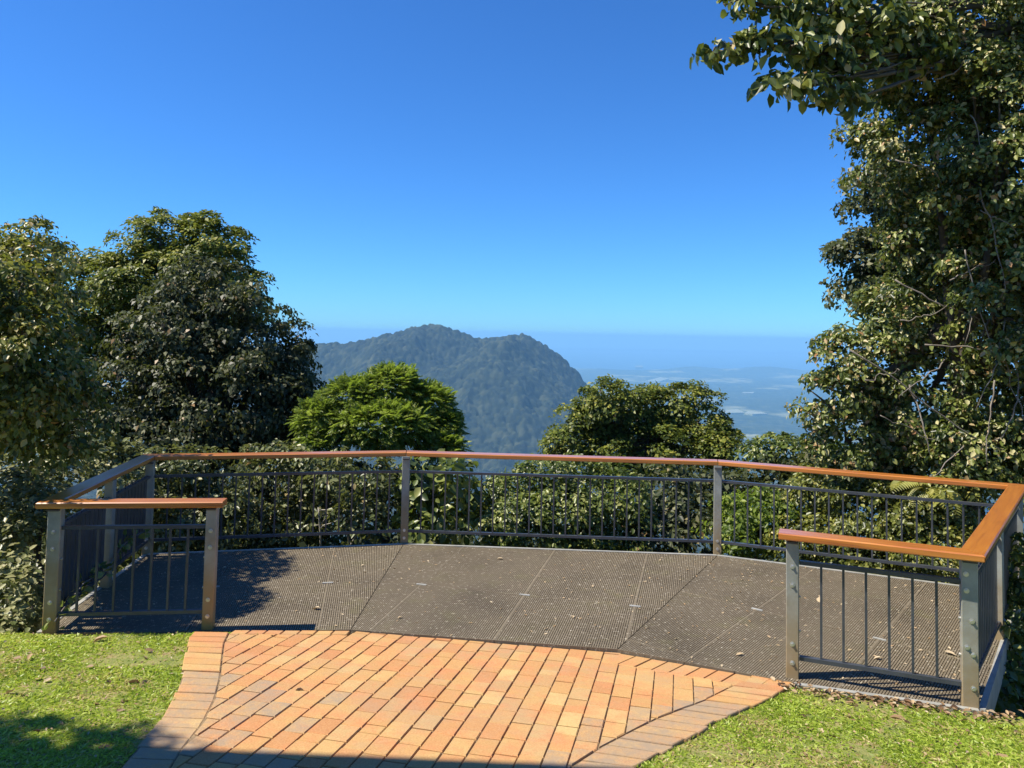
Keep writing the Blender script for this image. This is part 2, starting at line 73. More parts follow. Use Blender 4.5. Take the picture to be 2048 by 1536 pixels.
# ------------------------------------------------------------------ helpers
def tag(o, label=None, cat=None, group=None, kind=None):
    if label: o['label'] = label
    if cat: o['category'] = cat
    if group: o['group'] = group
    if kind: o['kind'] = kind
    return o
def empty(name, loc=(0, 0, 0)):
    o = bpy.data.objects.new(name, None); o.location = loc; o.empty_display_size = .2
    COL.objects.link(o); return o
def link(name, me, parent=None, loc=None, mat=None):
    o = bpy.data.objects.new(name, me); COL.objects.link(o)
    if mat is not None and not me.materials: me.materials.append(mat)
    if loc is not None: o.location = loc
    if parent is not None:
        o.parent = parent
        if parent.parent is None: o.matrix_parent_inverse = Matrix.Translation(-Vector(parent.location))
    return o
class MB:
    def __init__(s): s.v = []; s.f = []
    def add(s, vs, fs):
        b = len(s.v); s.v += [tuple(v) for v in vs]; s.f += [tuple(i+b for i in f) for f in fs]
    def prism(s, poly, z0, z1, bev=0.0):
        """convex plan polygon (ccw) extruded; z0,z1 numbers or callables"""
        n = len(poly)
        f0 = z0 if callable(z0) else (lambda x, y: z0); f1 = z1 if callable(z1) else (lambda x, y: z1)
        bot = [(x, y, f0(x, y)) for x, y in poly]
        if bev > 0:
            cx = sum(p[0] for p in poly)/n; cy_ = sum(p[1] for p in poly)/n
            ins = []
            for x, y in poly:
                d = math.hypot(x-cx, y-cy_) or 1; k = max(0, 1-bev*1.3/d); ins.append((cx+(x-cx)*k, cy_+(y-cy_)*k))
            mid = [(x, y, f1(x, y)-bev) for x, y in poly]; top = [(x, y, f1(x, y)) for x, y in ins]
            vs = bot+mid+top
            fs = [tuple(range(2*n, 3*n)), tuple(reversed(range(n)))]
            for i in range(n):
                j = (i+1) % n; fs += [(i, j, n+j, n+i), (n+i, n+j, 2*n+j, 2*n+i)]
        else:
            top = [(x, y, f1(x, y)) for x, y in poly]; vs = bot+top
            fs = [tuple(range(n, 2*n)), tuple(reversed(range(n)))]
            for i in range(n):
                j = (i+1) % n; fs.append((i, j, n+j, n+i))
        s.add(vs, fs)
    def box(s, c, half, ax=(1, 0, 0), up=(0, 0, 1), bev=0.0):
        ax = Vector(ax).normalized(); up = Vector(up).normalized(); sd = up.cross(ax).normalized(); up = ax.cross(sd).normalized()
        c = Vector(c)
        def P(a, b, d): return c+ax*a+sd*b+up*d
        hx, hy, hz = half
        if bev <= 0:
            vs = [P(a*hx, b*hy, d*hz) for d in (-1, 1) for a, b in ((-1, -1), (1, -1), (1, 1), (-1, 1))]
            s.add(vs, [(3, 2, 1, 0), (4, 5, 6, 7), (0, 1, 5, 4), (1, 2, 6, 5), (2, 3, 7, 6), (3, 0, 4, 7)])
        else:   # profile of 8 points swept along up
            q = [(-hx+bev, -hy), (hx-bev, -hy), (hx, -hy+bev), (hx, hy-bev), (hx-bev, hy), (-hx+bev, hy), (-hx, hy-bev), (-hx, -hy+bev)]
            vs = [P(a, b, -hz) for a, b in q]+[P(a, b, hz) for a, b in q]
            fs = [tuple(range(8, 16)), tuple(reversed(range(8)))]+[(i, (i+1) % 8, 8+(i+1) % 8, 8+i) for i in range(8)]
            s.add(vs, fs)
    def tube(s, pts, rad, n=7, cap=True):
        pts = [Vector(p) for p in pts]; ring = []
        up = Vector((0.13, 0.31, 0.94)).normalized()
        for i, p in enumerate(pts):
            d = (pts[min(i+1, len(pts)-1)]-pts[max(i-1, 0)]).normalized()
            a = d.cross(up); a = a.normalized() if a.length > 1e-3 else d.orthogonal().normalized(); b = d.cross(a)
            r = rad[i] if hasattr(rad, '__len__') else rad
            ring.append([p+a*(r*math.cos(6.2832*k/n))+b*(r*math.sin(6.2832*k/n)) for k in range(n)])
        vs = [v for q in ring for v in q]; fs = []
        for i in range(len(ring)-1):
            for k in range(n): fs.append((i*n+k, i*n+(k+1) % n, (i+1)*n+(k+1) % n, (i+1)*n+k))
        if cap: fs.append(tuple(range(n))[::-1]); fs.append(tuple((len(ring)-1)*n+k for k in range(n)))
        s.add(vs, fs)
    def mesh(s, name, mat=None, smooth_=False):
        me = bpy.data.meshes.new(name); me.from_pydata(s.v, [], s.f)
        if mat is not None: me.materials.append(mat)
        if smooth_: me.polygons.foreach_set('use_smooth', [True]*len(me.polygons))
        me.update(); return me
    def build(s, name, mat, parent=None, smooth_=False, loc=None):
        me = s.mesh(name, mat, smooth_)
        if loc is not None:
            me.transform(Matrix.Translation(-Vector(loc)))
        return link(name, me, parent, loc)

def np_mesh(name, verts, faces4, mat, tint=None, smooth_=False):
    """numpy quads -> mesh; tint per vertex"""
    me = bpy.data.meshes.new(name)
    nv = len(verts); nf = len(faces4); k = faces4.shape[1]
    me.vertices.add(nv); me.vertices.foreach_set('co', np.ascontiguousarray(verts, dtype=np.float32).ravel())
    me.loops.add(nf*k); me.loops.foreach_set('vertex_index', np.ascontiguousarray(faces4, dtype=np.int32).ravel())
    me.polygons.add(nf); me.polygons.foreach_set('loop_start', np.arange(0, nf*k, k, dtype=np.int32))
    try: me.polygons.foreach_set('loop_total', np.full(nf, k, dtype=np.int32))
    except Exception: pass
    if smooth_: me.polygons.foreach_set('use_smooth', np.ones(nf, dtype=bool))
    if tint is not None:
        a = me.attributes.new('tint', 'FLOAT', 'POINT'); a.data.foreach_set('value', np.ascontiguousarray(tint, dtype=np.float32))
    if mat is not None: me.materials.append(mat)
    me.update(calc_edges=True); return me

# ------------------------------------------------------------------ materials
def new_mat(name):
    m = bpy.data.materials.new(name); m.use_nodes = True
    nt = m.node_tree; b = nt.nodes['Principled BSDF']; return m, nt, b
def N(nt, t, **kw):
    n = nt.nodes.new(t)
    for k, v in kw.items():
        if k in n.inputs: n.inputs[k].default_value = v
        else: setattr(n, k, v)
    return n
def ramp(nt, fac, stops, interp='LINEAR'):
    n = nt.nodes.new('ShaderNodeValToRGB'); n.color_ramp.interpolation = interp
    e = n.color_ramp.elements
    while len(e) < len(stops): e.new(0.5)
    for i, (p, c) in enumerate(stops): e[i].position = p; e[i].color = (*c, 1)
    nt.links.new(fac, n.inputs['Fac']); return n.outputs['Color']
def coord(nt, which='Object'): return nt.nodes.new('ShaderNodeTexCoord').outputs[which]
def noise(nt, vec, scale, detail=4, rough=.55):
    n = N(nt, 'ShaderNodeTexNoise'); n.inputs['Scale'].default_value = scale; n.inputs['Detail'].default_value = detail; n.inputs['Roughness'].default_value = rough
    if vec is not None: nt.links.new(vec, n.inputs['Vector'])
    return n.outputs['Fac']
def mixc(nt, fac, a, b, blend='MIX'):
    n = nt.nodes.new('ShaderNodeMix'); n.data_type = 'RGBA'; n.blend_type = blend
    for s, v in ((n.inputs[0], fac), (n.inputs[6], a), (n.inputs[7], b)):
        if isinstance(v, (int, float)): s.default_value = v
        elif isinstance(v, tuple): s.default_value = (*v, 1)
        else: nt.links.new(v, s)
    return n.outputs[2]
def math_n(nt, op, a, b=0.0):
    n = nt.nodes.new('ShaderNodeMath'); n.operation = op
    for s, v in ((n.inputs[0], a), (n.inputs[1], b)):
        if isinstance(v, (int, float)): s.default_value = v
        else: nt.links.new(v, s)
    return n.outputs[0]
def bump(nt, b, h, strength=.3, dist=.01):
    n = nt.nodes.new('ShaderNodeBump'); n.inputs['Strength'].default_value = strength; n.inputs['Distance'].default_value = dist
    nt.links.new(h, n.inputs['Height']); nt.links.new(n.outputs['Normal'], b.inputs['Normal'])

def leaf_mat(name, stops, rough=.42, trans=.22, tcol=(.25, .35, .04), spec=.5):
    m, nt, b = new_mat(name)
    at = N(nt, 'ShaderNodeAttribute'); at.attribute_name = 'tint'
    c = ramp(nt, at.outputs['Fac'], stops)
    nt.links.new(c, b.inputs['Base Color']); b.inputs['Roughness'].default_value = rough
    b.inputs['Specular IOR Level'].default_value = spec
    tr = nt.nodes.new('ShaderNodeBsdfTranslucent')
    nt.links.new(mixc(nt, .55, c, tcol), tr.inputs['Color'])
    mx = nt.nodes.new('ShaderNodeMixShader'); mx.inputs[0].default_value = trans
    out = nt.nodes['Material Output']
    nt.links.new(b.outputs[0], mx.inputs[1]); nt.links.new(tr.outputs[0], mx.inputs[2]); nt.links.new(mx.outputs[0], out.inputs['Surface'])
    return m
BR = (.16, .085, .03)
LM = dict(
    vine=leaf_mat('leaf_vine', [(0, (.018, .032, .008)), (.35, (.06, .085, .018)), (.65, (.17, .20, .045)), (.88, (.36, .36, .12)), (.94, (.50, .46, .24)), (1, (.34, .17, .07))], .36, .24, (.30, .38, .05), .3),
    gold=leaf_mat('leaf_gold', [(0, (.022, .036, .008)), (.4, (.075, .10, .02)), (.7, (.20, .22, .045)), (.9, (.36, .34, .10)), (.94, (.42, .36, .14)), (1, (.33, .17, .06))], .38, .32, (.38, .42, .05), .3),
    round=leaf_mat('leaf_round', [(0, (.028, .048, .010)), (.45, (.10, .135, .020)), (.8, (.23, .25, .04)), (1, (.34, .31, .07))], .46, .26, (.32, .38, .04), spec=.28),
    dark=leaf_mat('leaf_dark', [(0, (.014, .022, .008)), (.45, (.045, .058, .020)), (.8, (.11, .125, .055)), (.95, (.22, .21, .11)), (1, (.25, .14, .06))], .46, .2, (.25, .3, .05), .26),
    bright=leaf_mat('leaf_bright', [(0, (.04, .07, .012)), (.5, (.15, .21, .035)), (1, (.38, .42, .10))], .42, .4, (.42, .6, .05), .35),
    grey=leaf_mat('leaf_grey', [(0, (.03, .042, .016)), (.45, (.10, .125, .045)), (.8, (.24, .255, .115)), (.95, (.36, .35, .18)), (1, (.32, .22, .09))], .36, .26, (.32, .36, .06), .32),
    lush=leaf_mat('leaf_lush', [(0, (.035, .055, .012)), (.45, (.12, .16, .032)), (.8, (.25, .285, .07)), (1, (.34, .33, .11))], .38, .3),
    yellow=leaf_mat('leaf_yellow', [(0, (.04, .055, .012)), (.45, (.15, .175, .034)), (.8, (.31, .31, .075)), (1, (.40, .34, .1))], .4, .3, (.4, .42, .05)),
)
def bark_mat(name, a, b_):
    m, nt, b = new_mat(name); v = coord(nt)
    c = ramp(nt, noise(nt, v, 9, 6, .7), [(.3, a), (.7, b_)]); nt.links.new(c, b.inputs['Base Color'])
    b.inputs['Roughness'].default_value = .9; bump(nt, b, noise(nt, v, 40, 4), .5, .01); return m
BARK = bark_mat('bark_brown', (.05, .04, .03), (.13, .11, .085))
BARKP = bark_mat('bark_pale', (.22, .2, .16), (.42, .39, .33))
STEM = bark_mat('stem_grey', (.12, .10, .08), (.26, .23, .19))

def brick_mat(name, weathered=False):
    m, nt, b = new_mat(name)
    oi = N(nt, 'ShaderNodeObjectInfo'); geo = N(nt, 'ShaderNodeNewGeometry'); v = geo.outputs['Position']
    base = ramp(nt, oi.outputs['Random'], [(0, (0.344, 0.119, 0.037)), (.1, (0.410, 0.164, 0.049)), (.25, (0.443, 0.238, 0.072)), (.45, (0.402, 0.201, 0.061)), (.6, (0.476, 0.303, 0.102)), (.75, (0.418, 0.221, 0.070)), (.9, (0.353, 0.205, 0.090)), (1, (0.508, 0.353, 0.131))])
    n1 = noise(nt, v, 6, 5, .65)
    c = mixc(nt, math_n(nt, 'MULTIPLY', ramp(nt, n1, [(.45, (0, 0, 0)), (.66, (1, 1, 1))]), .75), base, (.5, .16, .055))
    n2 = noise(nt, v, 120, 3, .7)
    c = mixc(nt, (.40 if weathered else .3), c, ramp(nt, n2, [(.3, (.29, .145, .06)), (.55, (.62, .40, .17)), (.8, (.78, .62, .36))]))
    g = noise(nt, v, 2.2, 6, .7)
    amt = .9 if weathered else .5
    gm = ramp(nt, math_n(nt, 'ADD', math_n(nt, 'MULTIPLY', g, .6), math_n(nt, 'MULTIPLY', noise(nt, v, 17, 5, .75), .4)), [(.36, (0, 0, 0)), (.56, (1, 1, 1))]) if weathered else ramp(nt, g, [(.48, (0, 0, 0)), (.72, (1, 1, 1))])
    c = mixc(nt, math_n(nt, 'MULTIPLY', gm, amt), c, (.30, .225, .15) if weathered else (.36, .25, .15))
    nt.links.new(c, b.inputs['Base Color']); b.inputs['Roughness'].default_value = .85
    h = math_n(nt, 'ADD', math_n(nt, 'MULTIPLY', n2, .5), noise(nt, v, 30, 4)); bump(nt, b, h, .45 if not weathered else .8, .004)
    return m
BRICK = brick_mat('clay_brick'); BRICKW = brick_mat('weathered_brick', True)

m, nt, b = new_mat('mortar_sand'); MORTAR = m; v = coord(nt)
nt.links.new(ramp(nt, noise(nt, v, 40, 5), [(.3, (.14, .095, .05)), (.7, (.28, .20, .11))]), b.inputs['Base Color']); b.inputs['Roughness'].default_value = .95

def wood_mat():
    m, nt, b = new_mat('varnished_wood'); v = coord(nt, 'UV')
    geo = N(nt, 'ShaderNodeNewGeometry'); oi = N(nt, 'ShaderNodeObjectInfo')
    at = N(nt, 'ShaderNodeAttribute'); at.attribute_name = 'grain'
    mp = N(nt, 'ShaderNodeMapping'); mp.inputs['Scale'].default_value = (1.2, 24, 24); nt.links.new(at.outputs['Vector'], mp.inputs['Vector'])
    g1 = noise(nt, mp.outputs['Vector'], 2.0, 5, .6)
    c = ramp(nt, g1, [(.25, (.24, .06, .014)), (.45, (.48, .165, .022)), (.6, (.56, .21, .028)), (.78, (.68, .30, .055))])
    g2 = noise(nt, geo.outputs['Position'], 2.5, 4)
    c = mixc(nt, math_n(nt, 'MULTIPLY', g2, .45), c, (.36, .10, .03))
    nt.links.new(c, b.inputs['Base Color']); b.inputs['Roughness'].default_value = .32
    b.inputs['Coat Weight'].default_value = .9; b.inputs['Coat Roughness'].default_value = .3; b.inputs['Coat IOR'].default_value = 1.7
    bump(nt, b, g1, .12, .002); return m
WOOD = wood_mat()
def metal_mat(name, c0, c1, rough, metal=.6, scale=6):
    m, nt, b = new_mat(name); geo = N(nt, 'ShaderNodeNewGeometry'); v = geo.outputs['Position']
    n1 = noise(nt, v, scale, 6, .65)
    nt.links.new(ramp(nt, n1, [(.3, c0), (.7, c1)]), b.inputs['Base Color'])
    b.inputs['Metallic'].default_value = metal; b.inputs['Roughness'].default_value = rough
    bump(nt, b, noise(nt, v, 90, 3), .15, .002); return m
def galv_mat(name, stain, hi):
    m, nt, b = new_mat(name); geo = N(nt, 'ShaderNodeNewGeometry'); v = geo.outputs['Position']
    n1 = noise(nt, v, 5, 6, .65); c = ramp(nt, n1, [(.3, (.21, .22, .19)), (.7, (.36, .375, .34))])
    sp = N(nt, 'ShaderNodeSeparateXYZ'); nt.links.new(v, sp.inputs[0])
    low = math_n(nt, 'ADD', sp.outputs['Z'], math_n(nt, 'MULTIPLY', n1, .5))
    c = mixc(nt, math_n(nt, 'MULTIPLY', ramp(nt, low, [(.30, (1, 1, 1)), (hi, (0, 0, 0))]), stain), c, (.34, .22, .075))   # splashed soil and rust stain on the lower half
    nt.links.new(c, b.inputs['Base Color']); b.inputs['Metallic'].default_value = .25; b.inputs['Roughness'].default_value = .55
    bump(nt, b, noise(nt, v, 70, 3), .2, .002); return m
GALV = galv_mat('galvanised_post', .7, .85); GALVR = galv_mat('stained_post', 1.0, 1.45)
GALVP = metal_mat('galvanised_edge', (.3, .3, .27), (.5, .49, .44), .5, .3, 9)
BLUE = metal_mat('painted_steel', (.05, .058, .07), (.085, .095, .115), .32, .2)
BOLT = metal_mat('bolt_steel', (.5, .5, .5), (.7, .7, .7), .35, .8)
def grate_mat():
    m, nt, b = new_mat('grey_grating'); geo = N(nt, 'ShaderNodeNewGeometry'); v = geo.outputs['Position']
    n1 = noise(nt, v, 1.3, 6, .6)
    c = ramp(nt, n1, [(.3, (.105, .083, .052)), (.55, (.155, .124, .08)), (.75, (.12, .098, .055))])
    n2 = noise(nt, v, 30, 4, .8)
    c = mixc(nt, ramp(nt, n2, [(.575, (0, 0, 0)), (.66, (1, 1, 1))]), c, (.5, .45, .35))
    c = mixc(nt, math_n(nt, 'MULTIPLY', ramp(nt, noise(nt, v, 3.0, 5, .7), [(.55, (0, 0, 0)), (.7, (1, 1, 1))]), .35), c, (.17, .16, .06))
    nt.links.new(c, b.inputs['Base Color']); b.inputs['Roughness'].default_value = .8; return m
GRATE = grate_mat()
m, nt, b = new_mat('grating_seam'); SEAM = m; b.inputs['Base Color'].default_value = (.165, .135, .09, 1); b.inputs['Roughness'].default_value = .8
m, nt, b = new_mat('steel_dark'); DARKST = m; b.inputs['Base Color'].default_value = (.06, .06, .058, 1); b.inputs['Roughness'].default_value = .6

def ground_mat():
    m, nt, b = new_mat('soil_and_grass'); geo = N(nt, 'ShaderNodeNewGeometry'); v = geo.outputs['Position']
    c = ramp(nt, noise(nt, v, 7, 6, .7), [(.35, (.13, .17, .03)), (.52, (.22, .22, .06)), (.66, (.30, .21, .11))])
    nt.links.new(c, b.inputs['Base Color']); b.inputs['Roughness'].default_value = .95
    bump(nt, b, noise(nt, v, 60, 4), .6, .02); return m
GROUND = ground_mat()
GRASS = leaf_mat('grass_blade', [(0, (.14, .20, .02)), (.45, (.35, .46, .05)), (.8, (.54, .60, .11)), (.93, (.6, .54, .2)), (1, (.45, .3, .15))], .45, .45, (.5, .62, .06))
LITTER = leaf_mat('dry_leaf', [(0, (.07, .035, .018)), (.35, (.2, .115, .05)), (.7, (.36, .24, .12)), (1, (.5, .4, .26))], .6, .12, (.4, .25, .1))

def forest_mat(name, stops, s1=.012, s2=.0025):
    m, nt, b = new_mat(name); geo = N(nt, 'ShaderNodeNewGeometry'); v = geo.outputs['Position']
    at = N(nt, 'ShaderNodeAttribute'); at.attribute_name = 'tint'
    f = math_n(nt, 'ADD', math_n(nt, 'MULTIPLY', at.outputs['Fac'], .6), math_n(nt, 'MULTIPLY', noise(nt, v, s1, 5), .4))
    c = ramp(nt, f, stops)
    nt.links.new(c, b.inputs['Base Color']); b.inputs['Roughness'].default_value = .9; b.inputs['Specular IOR Level'].default_value = .2
    return m
FOREST = forest_mat('forest_canopy', [(.2, (.004, .009, .007)), (.5, (.015, .024, .012)), (.8, (.055, .062, .03))])
def plain_mat():
    m, nt, b = new_mat('plain_forest'); geo = N(nt, 'ShaderNodeNewGeometry'); v = geo.outputs['Position']
    c = ramp(nt, noise(nt, v, .01, 6, .75), [(.35, (.012, .024, .010)), (.55, (.04, .055, .022)), (.7, (.15, .15, .065))])
    c = mixc(nt, ramp(nt, noise(nt, v, .0012, 5, .6), [(.54, (0, 0, 0)), (.62, (1, 1, 1))]), c, (.24, .24, .12))
    nt.links.new(c, b.inputs['Base Color']); b.inputs['Roughness'].default_value = .95; b.inputs['Specular IOR Level'].default_value = .1; return m
PLAIN = plain_mat()
m, nt, b = new_mat('pale_paddock'); PADDOCK = m; v = coord(nt)
nt.links.new(ramp(nt, noise(nt, v, .03, 3), [(.3, (.22, .24, .11)), (.7, (.36, .34, .2))]), b.inputs['Base Color'])
m, nt, b = new_mat('sea_water'); SEA = m; b.inputs['Base Color'].default_value = (.02, .06, .1, 1); b.inputs['Roughness'].default_value = .35
m, nt, b = new_mat('cloud_white'); CLOUD = m; b.inputs['Base Color'].default_value = (.7, .7, .7, 1); b.inputs['Roughness'].default_value = 1

# ------------------------------------------------------------------ terrain
def grid_mesh(name, xs, ys, zf, mat, tintf=None, smooth_=True):
    X, Y = np.meshgrid(xs, ys); r = zf(X, Y); Z, tint = r if isinstance(r, tuple) else (r, None)
    V = np.stack([X, Y, Z], -1).reshape(-1, 3); nx = len(xs); ny = len(ys)
    i = (np.arange(ny-1)[:, None]*nx+np.arange(nx-1)[None, :]).ravel()
    F = np.stack([i, i+1, i+1+nx, i+nx], -1)
    return np_mesh(name, V, F, mat, None if tint is None else tint.ravel(), smooth_)
def vnoise(x, y, s, seed=0):
    x = np.asarray(x)/s; y = np.asarray(y)/s; xi = np.floor(x).astype(np.int64); yi = np.floor(y).astype(np.int64)
    fx = x-xi; fy = y-yi; fx = fx*fx*(3-2*fx); fy = fy*fy*(3-2*fy)
    def h(a, b):
        n = (a*374761393+b*668265263+seed*1442695041) & 0x7fffffff
        n = ((n ^ (n >> 13))*1274126177) & 0x7fffffff
        return ((n ^ (n >> 16)) & 0xffff)/65535.0
    return (h(xi, yi)*(1-fx)+h(xi+1, yi)*fx)*(1-fy)+(h(xi, yi+1)*(1-fx)+h(xi+1, yi+1)*fx)*fy
def crowns(X, Y, cell, seed=0):
    """forest canopy: bumps of individual tree crowns; returns height 0..1 and a tint per crown"""
    ci = np.floor(X/cell).astype(np.int64); cj = np.floor(Y/cell).astype(np.int64)
    best = np.zeros(X.shape); tint = np.zeros(X.shape)
    def h(a, b, k):
        n = (a*374761393+b*668265263+(seed+k)*1442695041) & 0x7fffffff
        n = ((n ^ (n >> 13))*1274126177) & 0x7fffffff
        return ((n ^ (n >> 16)) & 0xffff)/65535.0
    for di in (-1, 0, 1):
        for dj in (-1, 0, 1):
            a = ci+di; b_ = cj+dj
            px = (a+h(a, b_, 1))*cell; py = (b_+h(a, b_, 2))*cell; rr = cell*(.55+.55*h(a, b_, 3))
            d2 = ((X-px)**2+(Y-py)**2)/rr**2
            v = np.sqrt(np.clip(1-d2, 0, 1))*(.5+.5*h(a, b_, 4))
            k = v > best; best = np.where(k, v, best); tint = np.where(k, h(a, b_, 5), tint)
    return best, tint

xs = np.concatenate([np.linspace(-60, -8, 14), np.linspace(-7.5, 7.5, 101), np.linspace(8, 60, 14)])
ys = np.concatenate([np.linspace(-40, 2, 12), np.linspace(2.4, 9, 89), np.linspace(9.3, 60, 40)])
tag(link('ground', grid_mesh('ground', xs, ys, lambda X, Y: ground_z(X, Y)+.01*(vnoise(X, Y, .35)-.5), GROUND)), kind='structure')

rx = np.array([p[0] for p in RIDGE]); rz = np.array([p[1] for p in RIDGE])
def mountain_z(X, Y):
    zr = np.interp(X, rx, rz)
    base = -700.0
    yr = 3200+120*(vnoise(X, X*0, 260, 5)-.5)
    t = (yr-Y)
    spur = (vnoise(X+.25*t, Y*.35, 210, 3)-.5)
    front = zr - (np.clip(t, 0, None)*.62 - 90*smooth(t/500.)) + (spur*170+(.5-np.abs(vnoise(X+.2*t, Y*.5, 95, 13)-.5)*2)*45)*smooth(t/250.)*np.clip(1-t/2400., .2, 1)
    back = zr - np.clip(-t, 0, None)*.9
    Z = np.where(t > 0, front, back)
    lower = -430 - .09*(t-900) + 60*(vnoise(X, Y, 420, 9)-.5)+25*(vnoise(X, Y, 130, 4)-.5)
    Z = np.where(t > 0, np.maximum(Z, np.minimum(lower, zr)), Z)
    c, ti = crowns(X, Y, 15, 2)
    c2, t2 = crowns(X, Y, 41, 6)
    return np.maximum(Z, base)+c*17+c2*10-10, ti*.75+.25*t2
tag(link('mountain', grid_mesh('mountain', np.arange(-1250, 620, 4.5), np.arange(1700, 3560, 5.0), mountain_z, FOREST, smooth_=True)), kind='structure')

def plain_z(X, Y):
    n = vnoise(X, Y, 900, 1)*34+vnoise(X, Y, 300, 2)*16+vnoise(X, Y, 2600, 7)*30
    shore = smooth((16300-Y+X*.12)/1300.)
    z = -712+n*shore
    hills = 120*np.exp(-((X-5150)/750)**2-((Y-15400)/700)**2)+80*np.exp(-((X-3700)/560)**2-((Y-15700)/700)**2)
    c, ti = crowns(X, Y, 42, 3)
    return z+hills+c*10*shore, ti
tag(link('plain', grid_mesh('plain', np.arange(-6500, 10000, 55), np.concatenate([np.arange(3300, 8000, 42), np.arange(8000, 17200, 70)]), plain_z, PLAIN)), kind='structure')
for q in FIELDS:
    mb = MB(); mb.prism(q, -690, -658); tag(mb.build('field', PADDOCK), kind='structure')
X0 = 42000
mb = MB(); mb.add([(-X0, 3000, -700), (X0, 3000, -700), (X0, 38500, -700), (-X0, 38500, -700)], [(0, 1, 2, 3)])
tag(mb.build('sea', SEA), kind='structure')
# low bank of coastal haze cloud on the sea horizon
def bank_z(X, Y):
    t = (Y-36000)/2500.
    hgt = 25+70*vnoise(X, X*0, 5200, 4)+60*vnoise(X, X*0, 1500, 8)+35*vnoise(X, X*0, 520, 3)
    return -705+hgt*np.sin(np.clip(t, 0, 1)*math.pi)**.6
tag(link('far_hills', grid_mesh('far_hills', np.arange(-30000, 30001, 150), np.linspace(36000, 38500, 9), bank_z, FOREST)), kind='structure')

# ------------------------------------------------------------------ haze
def build_haze():
    m = bpy.data.materials.new('haze_air'); m.use_nodes = True; nt = m.node_tree
    nt.nodes.remove(nt.nodes['Principled BSDF'])
    pv = nt.nodes.new('ShaderNodeVolumePrincipled')
    pv.inputs['Color'].default_value = (.31, .65, 1.0, 1); pv.inputs['Density'].default_value = 0.98e-4
    pv.inputs['Anisotropy'].default_value = 0.0
    nt.links.new(pv.outputs['Volume'], nt.nodes['Material Output'].inputs['Volume'])
    mb = MB(); mb.box((0, 19000, (46-703)/2), (43000, 20500, (46+703)/2))
    return tag(mb.build('haze', m), kind='stuff')
build_haze()

# ------------------------------------------------------------------ viewing deck
def clip_poly(poly, p, n):
    """keep the side where (q-p).n <= 0"""
    out = []
    for i in range(len(poly)):
        a = poly[i]; b_ = poly[(i+1) % len(poly)]
        da = (a[0]-p[0])*n[0]+(a[1]-p[1])*n[1]; db = (b_[0]-p[0])*n[0]+(b_[1]-p[1])*n[1]
        if da <= 0: out.append(a)
        if (da < 0 < db) or (db < 0 < da):
            t = da/(da-db); out.append((a[0]+(b_[0]-a[0])*t, a[1]+(b_[1]-a[1])*t))
    return out
def area(poly): return .5*sum(poly[i][0]*poly[(i+1) % len(poly)][1]-poly[(i+1) % len(poly)][0]*poly[i][1] for i in range(len(poly)))
def cut_line(poly, p, d):
    """segment of the line p+t*d inside a convex polygon"""
    t0, t1 = -1e9, 1e9
    n = len(poly)
    for i in range(n):
        a = poly[i]; b_ = poly[(i+1) % n]; e = (b_[0]-a[0], b_[1]-a[1]); nn = (e[1], -e[0])
        den = d[0]*nn[0]+d[1]*nn[1]; num = (a[0]-p[0])*nn[0]+(a[1]-p[1])*nn[1]
        if abs(den) < 1e-9:
            if num < 0: return None
        elif den > 0: t1 = min(t1, num/den)
        else: t0 = max(t0, num/den)
    return (t0, t1) if t1-t0 > .01 else None
deck = tag(empty('viewing_deck', (0, 6.6, 0)), 'fan-shaped grey grated metal viewing platform beyond the brick path', 'deck')
Cd, Dd, Ed, Fd = (-3.493, 7.657), (-1.081, 8.198), (2.14, 8.013), (4.525, 7.013)
sectors = [([A_, M_, Dd, Cd], (-.17, .985), (-1.385, 5.88), .95, (-1.56, 6.93)),
           ([M_, K_, Ed, Dd], (.235, .972), (-1.0, 5.88), .93, (-.9, 6.97)),
           ([K_, H_, G_, Fd, Ed], (.62, .785), (1.25, 5.45), .93, (1.9, 6.6))]
seam_mb = MB(); clip_mb = MB()
